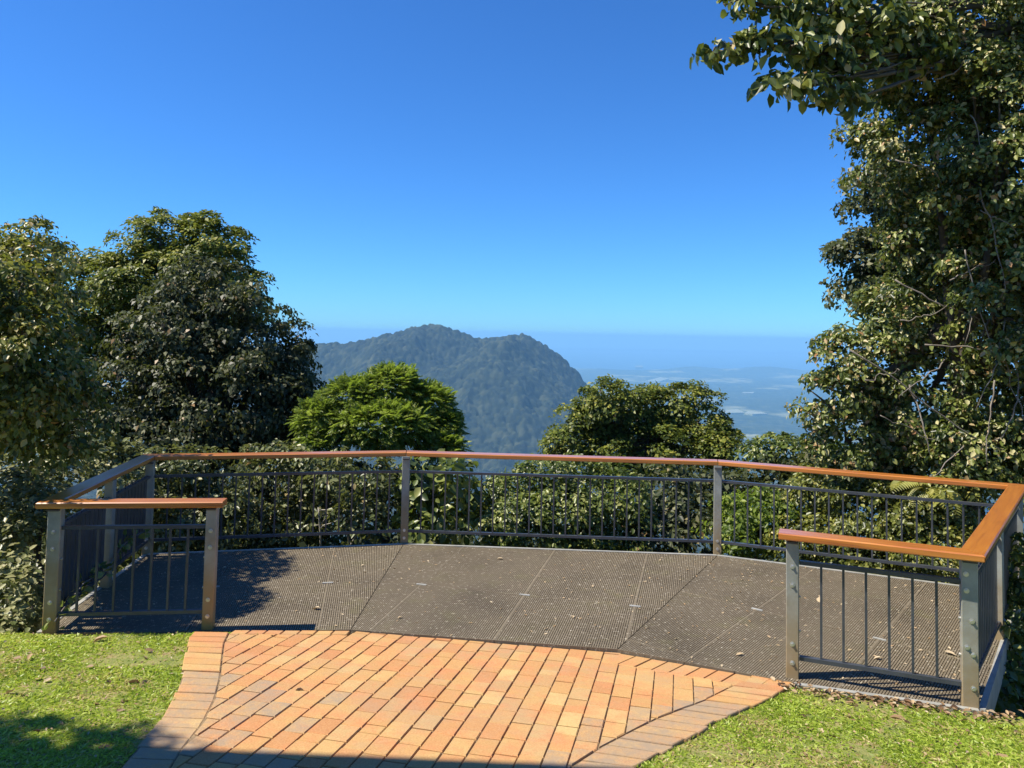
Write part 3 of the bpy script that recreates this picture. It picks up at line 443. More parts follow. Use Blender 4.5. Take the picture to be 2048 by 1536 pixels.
for poly, d, p0, sp, xp in sectors:
    L_ = math.hypot(*d); d = (d[0]/L_, d[1]/L_); s_ = (d[1], -d[0])
    for i in range(-6, 7):
        for j in (-2, -1, 0, 1, 2):
            cell = poly
            a0 = (p0[0]+s_[0]*sp*i, p0[1]+s_[1]*sp*i); a1 = (p0[0]+s_[0]*sp*(i+1), p0[1]+s_[1]*sp*(i+1))
            b0 = (xp[0]+d[0]*1.25*j, xp[1]+d[1]*1.25*j); b1 = (xp[0]+d[0]*1.25*(j+1), xp[1]+d[1]*1.25*(j+1))
            g = .004
            for p, n in (((a0[0]+s_[0]*g, a0[1]+s_[1]*g), (-s_[0], -s_[1])), ((a1[0]-s_[0]*g, a1[1]-s_[1]*g), s_), ((b0[0]+d[0]*g, b0[1]+d[1]*g), (-d[0], -d[1])), ((b1[0]-d[0]*g, b1[1]-d[1]*g), d)):
                cell = clip_poly(cell, p, n) if len(cell) > 2 else []
            if len(cell) < 3 or area(cell) < .0015: continue
            mb = MB()
            cx = sum(p[0] for p in cell)/len(cell); cy2 = sum(p[1] for p in cell)/len(cell)
            rad = 1.0
            for q in np.arange(-rad, rad, .0165):
                c0 = (cx+s_[0]*q, cy2+s_[1]*q); t = cut_line(cell, c0, d)
                if t: mb.box((c0[0]+d[0]*(t[0]+t[1])/2, c0[1]+d[1]*(t[0]+t[1])/2, -.014), ((t[1]-t[0])/2, .0056, .0145), (d[0], d[1], 0))
            for q in np.arange(-rad, rad, .04):
                c0 = (cx+d[0]*q, cy2+d[1]*q); t = cut_line(cell, c0, s_)
                if t: mb.box((c0[0]+s_[0]*(t[0]+t[1])/2, c0[1]+s_[1]*(t[0]+t[1])/2, -.016), ((t[1]-t[0])/2, .005, .013), (s_[0], s_[1], 0))
            for k in range(len(cell)):       # banding round the panel
                a = cell[k]; c = cell[(k+1) % len(cell)]; l = math.hypot(c[0]-a[0], c[1]-a[1])
                if l > .02: mb.box(((a[0]+c[0])/2, (a[1]+c[1])/2, -.0165), (l/2, .003, .0185), (c[0]-a[0], c[1]-a[1], 0))
            mb.build('grating_panel', GRATE, deck)
    for i in range(-6, 7):
        a0 = (p0[0]+s_[0]*sp*i, p0[1]+s_[1]*sp*i); t = cut_line(poly, a0, d)
        if t:
            mb = MB(); mb.box((a0[0]+d[0]*(t[0]+t[1])/2, a0[1]+d[1]*(t[0]+t[1])/2, -.03), ((t[1]-t[0])/2, .0032, .033), (d[0], d[1], 0)); mb.build('seam_strip', SEAM, deck)
            for j in (0,):
                tt = (xp[0]-a0[0])*d[0]+(xp[1]-a0[1])*d[1]
                if t[0] < tt < t[1]:
                    mb = MB(); mb.box((a0[0]+d[0]*tt, a0[1]+d[1]*tt, .004), (.045, .012, .003), (s_[0], s_[1], 0)); mb.build('panel_clip', GALVP, deck)
for p, q in ((M_, Dd), (K_, Ed)):
    d = Vector((q[0]-p[0], q[1]-p[1], 0)); mb = MB(); mb.box(((p[0]+q[0])/2, (p[1]+q[1])/2, -.03), (d.length/2-.01, .005, .0315), d); mb.build('seam_strip', SEAM, deck)
edge = [A_, M_, K_, H_, G_, Fd, Ed, Dd, Cd]
for k in range(len(edge)):
    a = Vector((*edge[k], 0)); c = Vector((*edge[(k+1) % len(edge)], 0)); l = (c-a).length; dr = (c-a).normalized(); nr = Vector((dr.y, -dr.x, 0))
    back = k >= 3
    mb = MB(); mb.box((a+c)/2+nr*.022+Vector((0, 0, -.085 if back else -.14)), (l/2, .018, .092), dr); mb.build('edge_beam', GALVP if back else DARKST, deck)
for q in (-2.6, -1.6, -.4, .8, 2.0, 3.0):
    y0 = float(np.interp(q, [p[0] for p in (A_, M_, K_, H_, G_)]+[4.525], [p[1] for p in (A_, M_, K_, H_, G_)]+[7.0])); y1 = float(np.interp(q, [-3.493, -1.081, 2.14, 4.525], [7.657, 8.198, 8.013, 7.013]))
    mb = MB(); mb.box((q, (y0+y1)/2, -.13), ((y1-y0)/2-.04, .03, .09), (0, 1, 0)); mb.build('joist', DARKST, deck)
for q in ((-2.9, 7.3), (-1.0, 7.7), (2.0, 7.5), (4.1, 6.9), (2.95, 5.3)):
    zb = float(ground_z(*q))-.3; mb = MB(); mb.box((q[0], q[1], (zb-.2)/2), (.06, .06, (-.2-zb)/2)); mb.build('support_post', DARKST, deck)

# ------------------------------------------------------------------ safety railing
rail = tag(empty('safety_railing', (0, 6.6, 0)), 'balustrade round the viewing platform with orange timber handrail and grey posts', 'railing')
RW, RT, RZ = .072, .043, .945
def rail_board(p, q, prev=None, nxt=None):
    p = Vector((*p, 0)); q = Vector((*q, 0)); d = (q-p).normalized(); n = Vector((-d.y, d.x, 0))
    def mitre(c, other, end):
        if other is None: return n, 0.0
        o = Vector((*other, 0)); d2 = (c-o).normalized() if end == 0 else (o-c).normalized()
        n2 = Vector((-d2.y, d2.x, 0)); mm = (n+n2).normalized(); return mm/max(mm.dot(n), .2), .004
    m0, g0 = mitre(p, prev, 0); m1, g1 = mitre(q, nxt, 1)
    prof = [(-RW, 0), (-RW, -.034), (-RW+.006, -RT), (RW-.006, -RT), (RW, -.034), (RW, -.007), (RW-.008, 0), (-RW+.008, .0), ]
    prof = [(-RW, -.007), (-RW, -.036), (-RW+.006, -RT), (RW-.006, -RT), (RW, -.036), (RW, -.007), (RW-.008, 0), (-RW+.008, 0)]
    L_ = (q-p).length; vs = []; gr = []
    segs = 8
    for i in range(segs+1):
        f = i/segs; base = p+(q-p)*f
        for a, z in prof:
            v = base + n*a
            if i == 0: v = p+m0*a+d*g0
            if i == segs: v = q+m1*a-d*g1
            vs.append((v.x, v.y, RZ+z)); gr.append(((v-p).dot(d)+p.x, a, z))
    k = len(prof); fs = [tuple(range(k))[::-1], tuple(segs*k+i for i in range(k))]
    for s in range(segs):
        for i in range(k): fs.append((s*k+i, s*k+(i+1) % k, (s+1)*k+(i+1) % k, (s+1)*k+i))
    me = bpy.data.meshes.new('handrail'); me.from_pydata(vs, [], fs); me.materials.append(WOOD)
    a = me.attributes.new('grain', 'FLOAT_VECTOR', 'POINT'); a.data.foreach_set('vector', np.array(gr, dtype=np.float32).ravel())
    import bmesh
    bm = bmesh.new(); bm.from_mesh(me); bmesh.ops.recalc_face_normals(bm, faces=bm.faces); bm.to_mesh(me); bm.free()
    link('handrail', me, rail)
order = 'BACDEFGH'
for i in range(7):
    P = RAIL[order[i]]; Q = RAIL[order[i+1]]
    rail_board(P, Q, RAIL[order[i-1]] if i else None, RAIL[order[i+2]] if i < 6 else None)
POSTS = {'B': (-2.195, 5.85), 'A': (-3.283, 5.722), 'C': (-3.526, 7.716), 'D': (-1.081, 8.274), 'E': (2.162, 8.089), 'F': (4.588, 7.066), 'G': (2.855, 4.87), 'H': (1.90, 5.235)}
def lerp2(a, b_, t): return (a[0]+(b_[0]-a[0])*t, a[1]+(b_[1]-a[1])*t)
POSTS['AC'] = lerp2(POSTS['A'], POSTS['C'], .5); POSTS['FG'] = lerp2(POSTS['F'], POSTS['G'], .5)
pdir = {'B': 'BA', 'A': 'BA', 'C': 'CD', 'D': 'CE', 'E': 'DF', 'F': 'EF', 'G': 'GH', 'H': 'GH', 'AC': 'AC', 'FG': 'FG'}
for k, p in POSTS.items():
    a, c = pdir[k]; d = Vector((POSTS[c][0]-POSTS[a][0], POSTS[c][1]-POSTS[a][1], 0)).normalized()
    if d.x < 0: d = -d
    n = Vector((d.y, -d.x, 0))     # towards the deck front
    zb = -.02 if k in 'BH' else (-.28 if k in 'AG' else -.25)
    zt = RZ-RT-.001; mb = MB(); P = Vector((*p, (zb+zt)/2)); hz = (zt-zb)/2
    hw = .040 if k not in 'AG' else .046
    mb.box(P, (hw, .036, hz), d, (0, 0, 1), .005)
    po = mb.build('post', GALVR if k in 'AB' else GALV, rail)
    bolts = [(.10, 0), (.22, 0), (.60, 0), (.72, 0)] if k in 'AGBH' else [(.06, 0), (.14, 0)]
    if k in 'G': bolts = [(.70, -.018), (.80, -.02), (.52, .01), (.36, -.018), (.32, .015), (.12, .015)]
    for z, off in bolts:
        mb = MB(); c = Vector((*p, z))+n*.036+d*off
        ring = []
        mb.tube([c, c+n*.004], .016, 10); mb.tube([c+n*.004, c+n*.013], .0095, 6); mb.build('bolt', BOLT, po)
    if k in 'AGBH':          # fixing bolts seen on the flank of the post
        s = -1 if k in 'GB' else 1
        for z in (.12, .30, .52, .74):
            mb = MB(); c = Vector((*p, z))+d*s*hw
            mb.tube([c, c+d*s*.011], .009, 6); mb.build('bolt', BOLT, po)
    mb = MB(); mb.box(Vector((*p, zt-.02))+n*.02, (hw-.006, .045, .006), d); mb.build('rail_bracket', DARKST, po)
spans = ['BA', 'A+', '+C', 'CD', 'DE', 'EF', 'F-', '-G', 'GH']
key = {'+': 'AC', '-': 'FG'}
bal_me = None
mb = MB(); mb.box((0, 0, 0), (.0075, .0075, .30), (1, 0, 0), (0, 0, 1)); bal_me = mb.mesh('baluster', BLUE)
mb = MB(); mb.box((0, 0, 0), (.034, .006, .335), (1, 0, 0), (0, 0, 1)); picket_me = mb.mesh('picket', BLUE)
ZT, ZB = .745, .127
for sname in spans:
    a = POSTS[key.get(sname[0], sname[0])]; c = POSTS[key.get(sname[1], sname[1])]
    a = Vector((*a, 0)); c = Vector((*c, 0)); d = (c-a).normalized(); l = (c-a).length
    a = a+d*.043; c = c-d*.043; l = (c-a).length
    for nm, z in (('top_rail', ZT), ('bottom_rail', ZB)):
        mb = MB(); mb.box((a+c)/2+Vector((0, 0, z)), (l/2, .017, .0125), d); mb.build(nm, BLUE, rail)
    side = '+' in sname or '-' in sname
    nb = max(2, round(l/(.084 if side else .128))-1)
    if side:
        for i in range(nb):
            p = a+(c-a)*((i+1)/(nb+1)); o = link('picket', picket_me, rail)
            o.location = (p.x, p.y, .436); o.rotation_euler = (0, 0, math.atan2(d.y, d.x))
        continue
    for i in range(nb):
        p = a+(c-a)*((i+1)/(nb+1)); o = link('baluster', bal_me, rail)
        o.location = (p.x, p.y, (ZT+ZB)/2); o.rotation_euler = (0, 0, math.atan2(d.y, d.x))

# ------------------------------------------------------------------ brick path
pathg = tag(empty('brick_path', (0, 4.5, path_z(0, 4.5))), kind='structure')
DC = (.2145, .9767); SD = (.9767, -.2145)
def offs(p, q, t):
    d = math.hypot(q[0]-p[0], q[1]-p[1]); return ((p[0]+(q[1]-p[1])/d*t, p[1]-(q[0]-p[0])/d*t), (q[0]+(q[1]-p[1])/d*t, q[1]-(q[0]-p[0])/d*t))
E0 = (-2.25, 5.749); GAP = .012
TL = offs(E0, M_, GAP); TM = offs(M_, K_, GAP); TR = offs(K_, H_, GAP)
LI = [(-1.985, 5.70)]+LIN+[(-1.45, 3.2), (-1.45, -1)]; LO = [(-2.243, 5.69)]+LOUT+[(-1.70, 3.2), (-1.70, -1)]
RI = [(1.70, 5.25)]+RIN+[(.10, 3.3), (.0, 2.6), (0, -1)]; RO = [(1.905, 5.15)]+ROUT+[(.38, 3.3), (.25, 2.6), (.25, -1)]
def xat(pl, y): return float(np.interp(-y, [-p[1] for p in pl], [p[0] for p in pl]))
zt_ = lambda x, y: path_z(x, y)
def brick_piece(poly, mat, dz=0.0, tilt=(0, 0), groove=None):
    if area(poly) < 0: poly = poly[::-1]
    if area(poly) < .0006: return
    cx = sum(p[0] for p in poly)/len(poly); cy2 = sum(p[1] for p in poly)/len(poly)
    f1 = lambda x, y: path_z(x, y)+dz+(x-cx)*tilt[0]+(y-cy2)*tilt[1]
    if cy2 > 3.45:
        mb = MB(); mb.prism(poly, lambda x, y: path_z(x, y)-.055, f1, .0045)
        mb.build('brick', mat, pathg, loc=(cx, cy2, path_z(cx, cy2)))
    else:
        far_mb.prism(poly, lambda x, y: path_z(x, y)-.055, f1, .0045)
far_mb = MB()
rj = random.Random(3)
def seg_clip(poly, pl, side):
    """clip against the stretch of a border polyline beside the piece; side=+1 keeps x greater"""
    cy2 = sum(p[1] for p in poly)/len(poly)
    for i in range(len(pl)-1):
        if pl[i][1] >= cy2 >= pl[i+1][1]:
            p, q = pl[i], pl[i+1]; n = (q[1]-p[1], -(q[0]-p[0])); n = n if n[0]*side < 0 else (-n[0], -n[1])
            l = math.hypot(*n); n = (n[0]/l, n[1]/l)
            return clip_poly(poly, (p[0]-n[0]*.004, p[1]-n[1]*.004), n)
    return poly
CW = .1217
for k in range(-16, 30):
    a0 = -1.612+CW*k+.0032+rj.uniform(-.0015, .0015); a1 = -1.612+CW*(k+1)-.0032
    s = .2+rj.uniform(0, .23)
    while s < 7.2:
        ln = .19+rj.uniform(-.006, .006)
        if rj.random() < .12: ln = .095
        gp = .008 if rj.random() < .6 else .012
        corners = [(a0, s), (a1, s), (a1, s+ln), (a0, s+ln)]
        s += ln+gp
        poly = [(SD[0]*a+DC[0]*b_, SD[1]*a+DC[1]*b_) for a, b_ in corners]
        for top, lo, hi in ((TL, -9, M_[0]), (TM, M_[0], K_[0]+.05), (TR, K_[0]+.05, 9)):
            cx = sum(p[0] for p in poly)/len(poly) if len(poly) > 2 else 99
            if lo <= cx < hi:
                p, q = offs(top[0], top[1], .10 if top is TL else (.215 if top is TR else 0))
                n = (-(q[1]-p[1]), q[0]-p[0]); l = math.hypot(*n); n = (n[0]/l, n[1]/l)
                if n[1] < 0: n = (-n[0], -n[1])
                poly = clip_poly(poly, p, n); break
        if len(poly) < 3: continue
        cx = sum(p[0] for p in poly)/len(poly); cy2 = sum(p[1] for p in poly)/len(poly)
        if cx > xat(LI, cy2)-.3 and cx < xat(RI, cy2)+.3:
            poly = seg_clip(poly, LI, 1)
            if len(poly) > 2: poly = seg_clip(poly, RI, -1)
        else: continue
        if len(poly) > 2: 
            cx = sum(p[0] for p in poly)/len(poly); cy2 = sum(p[1] for p in poly)/len(poly)
            if cx < xat(LI, cy2) or cx > xat(RI, cy2): continue
            dl = min(cx-xat(LI, cy2), xat(RI, cy2)-cx)
            w = (dl < .3 and cy2 < 4.95 and rj.random() < .65) or (cx < -.9 and cy2 < 4.6 and rj.random() < .25)
            brick_piece(poly, BRICKW if w else BRICK, rj.uniform(-.0022, .0022), (rj.uniform(-.012, .012), rj.uniform(-.012, .012)))
# soldier rows against the deck
def row(p, q, depth, dirv, w=.118):
    l = math.hypot(q[0]-p[0], q[1]-p[1]); n = max(1, round(l/w)); e = ((q[0]-p[0])/l, (q[1]-p[1])/l)
    for i in range(n):
        s0 = l*i/n+.004; s1 = l*(i+1)/n-.004
        A = (p[0]+e[0]*s0, p[1]+e[1]*s0); B = (p[0]+e[0]*s1, p[1]+e[1]*s1)
        brick_piece([(A[0]+dirv[0]*depth, A[1]+dirv[1]*depth), (B[0]+dirv[0]*depth, B[1]+dirv[1]*depth), B, A], BRICK, rj.uniform(-.002, .002), (rj.uniform(-.01, .01), 0))
row((-1.975, TL[0][1]+(TL[1][1]-TL[0][1])*.24), (TL[1][0], TL[1][1]), .092, (-.06, -.998))
row((TR[0][0]+.02, TR[0][1]-.012), (TR[1][0]-.03, TR[1][1]+.014), .245, (-.62, -.785))
# borders
def border(inner, outer, y_lo):
    def length(pl): return [0]+list(np.cumsum([math.hypot(pl[i+1][0]-pl[i][0], pl[i+1][1]-pl[i][1]) for i in range(len(pl)-1)]))
    li, lo = length(inner), length(outer); n = int(li[-1]/.12)
    def ev(pl, L_, f):
        s = f*L_[-1]; return (float(np.interp(s, L_, [p[0] for p in pl])), float(np.interp(s, L_, [p[1] for p in pl])))
    for i in range(n):
        f0 = (i+.04)/n; f1 = (i+.96)/n
        a, b_, c, d = ev(inner, li, f0), ev(outer, lo, f0), ev(outer, lo, f1), ev(inner, li, f1)
        j = rj.uniform(-.02, .012)
        sx = 1 if b_[0] > a[0] else -1
        b_ = (b_[0]+j*sx, b_[1]); c = (c[0]+j*sx, c[1])
        cy2 = (a[1]+c[1])/2
        w = cy2 < (4.93 if sx < 0 else 4.75)
        brick_piece([a, b_, c, d], BRICKW if w else BRICK, rj.uniform(-.003, .002)-(.003 if w else 0), (rj.uniform(-.012, .012), rj.uniform(-.015, .015)))
border([(p[0]-.005, p[1]) for p in LI], LO, 0)
border([(p[0]+.005, p[1]) for p in RI[1:]], [RO[0]]+RO[1:], 0)
tag(far_mb.build('brick_field', BRICK, pathg), kind='stuff')
# sand bed under the bricks
mb = MB(); bed_l = LO; bed_r = RO
ysb = [5.70, 5.4, 5.1, 4.8, 4.5, 4.2, 3.9, 3.6, 3.2, 2.4, 1, -1]
top_x = {5.70: (-2.2, -.2)}
pts = []
for i in range(len(ysb)-1):
    y0, y1 = ysb[i], ysb[i+1]
    def xr(y): return min(xat(RO, y), float(np.interp(-y, [-5.86, -5.61, -5.15], [-1.14, .80, 1.88])) if y > 5.15 else 9)
    q = [(xat(LO, y1)+.01, y1), (xr(y1)-.02, y1), (xr(y0)-.02, y0), (xat(LO, y0)+.01, y0)]
    mb.prism(q, lambda x, y: path_z(x, y)-.07, lambda x, y: path_z(x, y)-.009)
mb.build('sand_bed', MORTAR, pathg)

# ------------------------------------------------------------------ leaves and trees
def unit(a): return a/np.maximum(np.linalg.norm(a, axis=-1, keepdims=True), 1e-9)
LT = np.array([(0, 0, 0), (.5, .34, .10), (.38, .70, .07), (0, 1, -.10), (-.38, .70, .07), (-.5, .34, .10)])
LF = np.array([(0, 1, 2, 3), (0, 3, 4, 5)])
KT = np.array([(0, 0, 0), (.5, .42, .12), (0, 1, -.10), (-.5, .42, .12)])
def leaf_geo(pos, dirn, nrm, size, wr, tint, simple=False):
    dirn = unit(dirn); side = unit(np.cross(dirn, nrm)); nrm = np.cross(side, dirn)
    n = len(pos); sz = size[:, None, None]
    if simple:
        V = pos[:, None, :]+sz*(KT[None, :, 0:1]*wr*1.15*side[:, None, :]+KT[None, :, 1:2]*dirn[:, None, :]+KT[None, :, 2:3]*nrm[:, None, :])
        return V.reshape(-1, 3), (np.arange(n)*4)[:, None]+np.arange(4)[None], np.repeat(tint, 4)
    V = pos[:, None, :]+sz*(LT[None, :, 0:1]*wr*side[:, None, :]+LT[None, :, 1:2]*dirn[:, None, :]+LT[None, :, 2:3]*nrm[:, None, :])
    F = (np.arange(n)*6)[:, None, None]+LF[None]
    return V.reshape(-1, 3), F.reshape(-1, 4), np.repeat(tint, 6)
def lobe_leaves(lobes, leaf, cover=2.4, clump=.22, per=None, wr=.6, droop=.35, seed=0, up=.35, jag=.18, inner=.10, brown=.03, bias=0.0):
    g = np.random.default_rng(seed); P = []; O = []; CT = []
    lob = np.array(lobes)
    for li, l in enumerate(lob):
        c = l[:3]; r = l[3:]
        A = 4*math.pi*((r[0]*r[1])**1.6/3+(r[0]*r[2])**1.6/3+(r[1]*r[2])**1.6/3)**(1/1.6)
        nl = int(A*cover/(leaf*leaf*wr*.62)); ncl = max(7, int(A/(clump*clump*2.0)))
        d = unit(g.normal(size=(ncl, 3))); rad = g.uniform(.62, 1.02, ncl)+np.where(g.random(ncl) < .25, g.uniform(0, jag, ncl), 0)
        cc = c+d*r*rad[:, None]
        # drop clumps that sit deep inside a neighbouring lobe
        keep = np.ones(ncl, bool)
        for lj, m_ in enumerate(lob):
            if lj != li: keep &= (((cc-m_[:3])/m_[3:])**2).sum(1) > .45
        cc = cc[keep]; d = d[keep]
        if len(cc) == 0: continue
        crad = clump*g.uniform(.6, 1.35, len(cc)); ct = g.normal(0, .13, len(cc))
        nl = int(nl*len(cc)/ncl)
        k = g.integers(0, len(cc), nl)
        od = unit(d[k]/r*r.mean()+np.array([0, 0, .35]))
        q = unit(g.normal(size=(nl, 3))*np.array([1, 1, .8])+od*.7+np.array([0, 0, .55]))
        pos = cc[k]+q*(crad[k]*g.uniform(.4, 1.1, nl)**.6)[:, None]*np.array([1.15, 1.15, .8])
        P.append(pos); O.append(unit(q*.8+od)); CT.append(ct[k])
        ni = int(nl*inner)
        if ni:
            q = unit(g.normal(size=(ni, 3))); P.append(c+q*r*(g.uniform(.2, .75, ni)[:, None])); O.append(q); CT.append(np.full(ni, -.1))
    P = np.concatenate(P); O = np.concatenate(O); CT = np.concatenate(CT); n = len(P)
    nrm = unit(O*.8+np.array([0, 0, up])+g.normal(0, .45, (n, 3)))
    dr = unit(np.cross(nrm, g.normal(size=(n, 3)))+np.array([0, 0, -droop])+O*.25)
    tint = np.clip(.45+bias+CT+g.normal(0, .27, n), 0, .94); tint = np.where(g.random(n) < brown, g.uniform(.95, 1, n), tint)
    return P, dr, nrm, leaf*np.clip(g.lognormal(-.08, .32, n), .45, 1.4), tint
def foliage(name, lobes, mat, parent, leaf, wr=.6, simple=False, **kw):
    P, dr, nr, sz, ti = lobe_leaves(lobes, leaf, wr=wr, **kw)
    V, F, T = leaf_geo(P, dr, nr, sz, wr, ti, simple)
    return link(name, np_mesh(name, V, F, mat, T), parent)
def wob(a, b_, n, amp, g):
    a = np.array(a, float); b_ = np.array(b_, float); t = np.linspace(0, 1, n)[:, None]
    p = a+(b_-a)*t; off = g.normal(0, amp, (n, 3)); off[0] = 0; off[-1] *= .4
    return p+np.cumsum(off, 0)*.5*(1-abs(2*t-1))**.3
def tree(name, label, cat, lobes, mat, leaf, trunk_r=.14, base=None, bark=None, seed=0, limbs=True, fol='crown', group=None, nstem=1, spread=.3, top=None, **kw):
    lob = np.array(lobes); g = np.random.default_rng(seed+100)
    cen = lob[:, :3].mean(0)
    if base is None: base = (cen[0], cen[1]+.3)
    bz = float(ground_z(base[0], base[1]))-.15
    root = tag(empty(name, (base[0], base[1], bz)), label, cat, group)
    foliage(fol, lobes, mat, root, leaf, seed=seed, **kw)
    bark = bark or BARK
    for s in range(nstem):
        b0 = np.array([base[0]+g.normal(0, spread*(nstem > 1)), base[1]+g.normal(0, spread*(nstem > 1)), bz])
        tp = np.array(top, float) if top else cen+np.array([g.normal(0, spread*(nstem > 1)), 0, -.1*lob[:, 5].mean()])
        pts = wob(b0, tp, 8, .05*np.linalg.norm(tp-b0)/3, g)
        mb = MB(); mb.tube(pts, list(np.linspace(trunk_r*1.25, trunk_r*.55, 8)), 9); mb.build('trunk', bark, root, True)
    if limbs:
        for l in lob:
            st = pts[5]+(pts[7]-pts[5])*g.random(); en = l[:3]+g.normal(0, .2, 3)*l[3:]
            mb = MB(); q = wob(st, en, 6, .06, g); mb.tube(q, list(np.linspace(trunk_r*.5, trunk_r*.12, 6)), 6)
            for t in range(3):      # twigs
                d = unit(g.normal(size=3)+np.array([0, 0, .3])); e2 = l[:3]+d*l[3:]*.9; w = wob(q[3+t % 3], e2, 5, .03, g)
                mb.tube(w, list(np.linspace(trunk_r*.16, trunk_r*.05, 5)), 5)
            mb.build('limb', bark, root, True)
    return root

C_ = CROWN
tree('vine_tree', 'yellowish-green tree smothered in creepers, at the left edge, leftmost of all the trees', 'tree', C_['vine_left'], LM['gold'], .052, .12, base=(-6.4, 7.6), seed=1, cover=2.2, clump=.2, droop=.5, brown=.06, bias=.08)
tree('round_tree', 'tall green dome-shaped tree rising highest on the left side, behind the dark tree', 'tree', C_['round_left'], LM['round'], .095, .22, seed=2, simple=True, cover=2.3, clump=.3, droop=.2, up=.6, jag=.1, wr=.5)
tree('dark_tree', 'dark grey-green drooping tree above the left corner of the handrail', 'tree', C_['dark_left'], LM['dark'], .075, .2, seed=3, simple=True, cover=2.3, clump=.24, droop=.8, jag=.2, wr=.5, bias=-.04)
tree('round_tree', 'rounded two-humped green tree above the right half of the back handrail, before the plain', 'tree', C_['round_mid'], LM['round'], .075, .2, seed=5, simple=True, cover=2.8, clump=.2, droop=.15, up=.6, jag=.06, wr=.5, bias=-.04)
tree('olive_tree', 'low olive-green tree just above the right end of the back handrail', 'tree', C_['olive'], LM['lush'], .08, .1, seed=6, cover=2.0, clump=.2, bias=-.08)
rt = tree('vine_tree', 'huge tree wall draped in leafy vines filling the right edge of the view', 'tree', C_['vine_right'], LM['vine'], .06, .15, base=(5.3, 8.6), seed=7, cover=2.05, clump=.19, droop=.6, brown=.08, bias=.04, inner=.04)
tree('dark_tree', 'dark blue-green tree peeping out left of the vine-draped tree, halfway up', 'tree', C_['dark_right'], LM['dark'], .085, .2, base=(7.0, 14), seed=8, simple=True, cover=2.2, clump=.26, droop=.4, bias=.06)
tree('overhanging_tree', 'big-leaved tree reaching a bough into the sky at the upper right', 'tree', C_['overhang'], LM['vine'], .11, .10, base=(7.2, 10.2), top=(7.0, 9.0, 6.8), seed=9, cover=1.7, clump=.11, droop=.9, inner=.05, bias=0, jag=.35)

# bright feathery tree: pinnate fronds with many leaflets
def feather_tree():
    g = np.random.default_rng(44); lob = np.array(C_['feather']); cen = lob[:, :3].mean(0)
    base = (cen[0], cen[1]+.2); bz = float(ground_z(*base))-.2
    root = tag(empty('feathery_tree', (base[0], base[1], bz)), 'bright green feathery-leaved small tree just behind the middle of the back handrail', 'tree')
    P = []; D = []; NN = []; S = []; T = []
    for l in lob:
        c, r = l[:3], l[3:]; nf = int(1150*(r[0]*r[2])/.25)
        d = unit(g.normal(size=(nf, 3))+np.array([0, -.15, .25])); rad = g.uniform(.72, 1.04, nf)
        o = c+d*r*rad[:, None]*.8
        for i in range(nf):
            fl = g.uniform(.10, .22); fd = unit(d[i]+g.normal(0, .6, 3)*np.array([1, 1, 1.1])); side = unit(np.cross(fd, np.array([0, 0, 1.])+g.normal(0, .2, 3))); upv = np.cross(side, fd)
            m_ = 9; t = np.linspace(.12, 1, m_); ct = g.normal(0, .14)
            pr = o[i]+fd*(fl*t)[:, None]+np.array([0, 0, -1.])*(fl*.18*t**2)[:, None]
            for sgn in (-1, 1):
                P.append(pr); D.append(np.tile(side*sgn+fd*.55+np.array([0, 0, -.25]), (m_, 1))); NN.append(np.tile(upv, (m_, 1))+g.normal(0, .4, (m_, 3))); S.append(np.full(m_, fl*.34)*np.sin(np.pi*(.25+.6*t))); T.append(np.full(m_, .5+ct*1.6)+g.normal(0, .1, m_))
    P, D, NN, S, T = map(np.concatenate, (P, D, NN, S, T))
    V, F, TT = leaf_geo(P, D, NN, S, .34, np.clip(T, 0, 1), True); link('crown', np_mesh('crown', V, F, LM['bright'], TT), root)
    for s in range(3):
        b0 = np.array([base[0]+(-.35, 0, .4)[s], base[1], bz]); top = cen+np.array([(-.5, 0, .5)[s], 0, -.05])
        mb = MB(); mb.tube(wob(b0, top, 9, .06, g), list(np.linspace(.09, .035, 9)), 8); mb.build('trunk', BARK, root, True)
    for l in lob:
        mb = MB(); mb.tube(wob(cen+np.array([0, 0, -.3]), l[:3], 6, .04, g), list(np.linspace(.035, .012, 6)), 6); mb.build('limb', BARK, root, True)
feather_tree()

tree('round_tree', 'bushy green tree on the slope further left than the creeper-smothered one', 'tree', [(-9.6, 10.5, .2, 1.5, 1.4, 1.3), (-10.6, 11, 1.3, 1.4, 1.3, 1.1), (-11.6, 10, -.2, 1.5, 1.4, 1.4), (-9.2, 12.5, 1.0, 1.3, 1.3, 1.2), (-12.4, 11.4, 1.0, 1.4, 1.3, 1.2)], LM['round'], .13, .16, base=(-10.6, 11), seed=41, simple=True, cover=1.9, clump=.34)
tree('round_tree', 'bushy green tree on the slope further right than the vine-draped wall of leaves', 'tree', [(8.6, 9.6, -.6, 1.4, 1.3, 1.3), (9.8, 10, .6, 1.4, 1.3, 1.3), (10.8, 9.2, -.5, 1.4, 1.3, 1.4), (7.2, 10.2, -1.0, 1.2, 1.1, 1.0)], LM['round'], .13, .16, base=(9.4, 10), seed=42, simple=True, cover=1.9, clump=.34)
B_ = BUSH
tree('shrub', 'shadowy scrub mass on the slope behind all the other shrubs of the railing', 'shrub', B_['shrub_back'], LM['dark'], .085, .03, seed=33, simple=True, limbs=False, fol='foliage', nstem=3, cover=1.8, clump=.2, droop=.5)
tree('creeper_bank', 'sunlit pale-leaved creeper thicket outside the left end of the railing', 'shrub', B_['bank_left'], LM['grey'], .06, .03, seed=21, limbs=False, fol='foliage', nstem=3, cover=1.5, clump=.2, droop=.1, up=1.3, bias=.26)
tree('shrub', 'grey-green leathery shrub behind the left corner of the railing', 'shrub', B_['shrub_greyleaf'], LM['grey'], .06, .03, seed=22, limbs=False, fol='foliage', nstem=3, cover=1.6, clump=.2, droop=.6, bias=-.06)
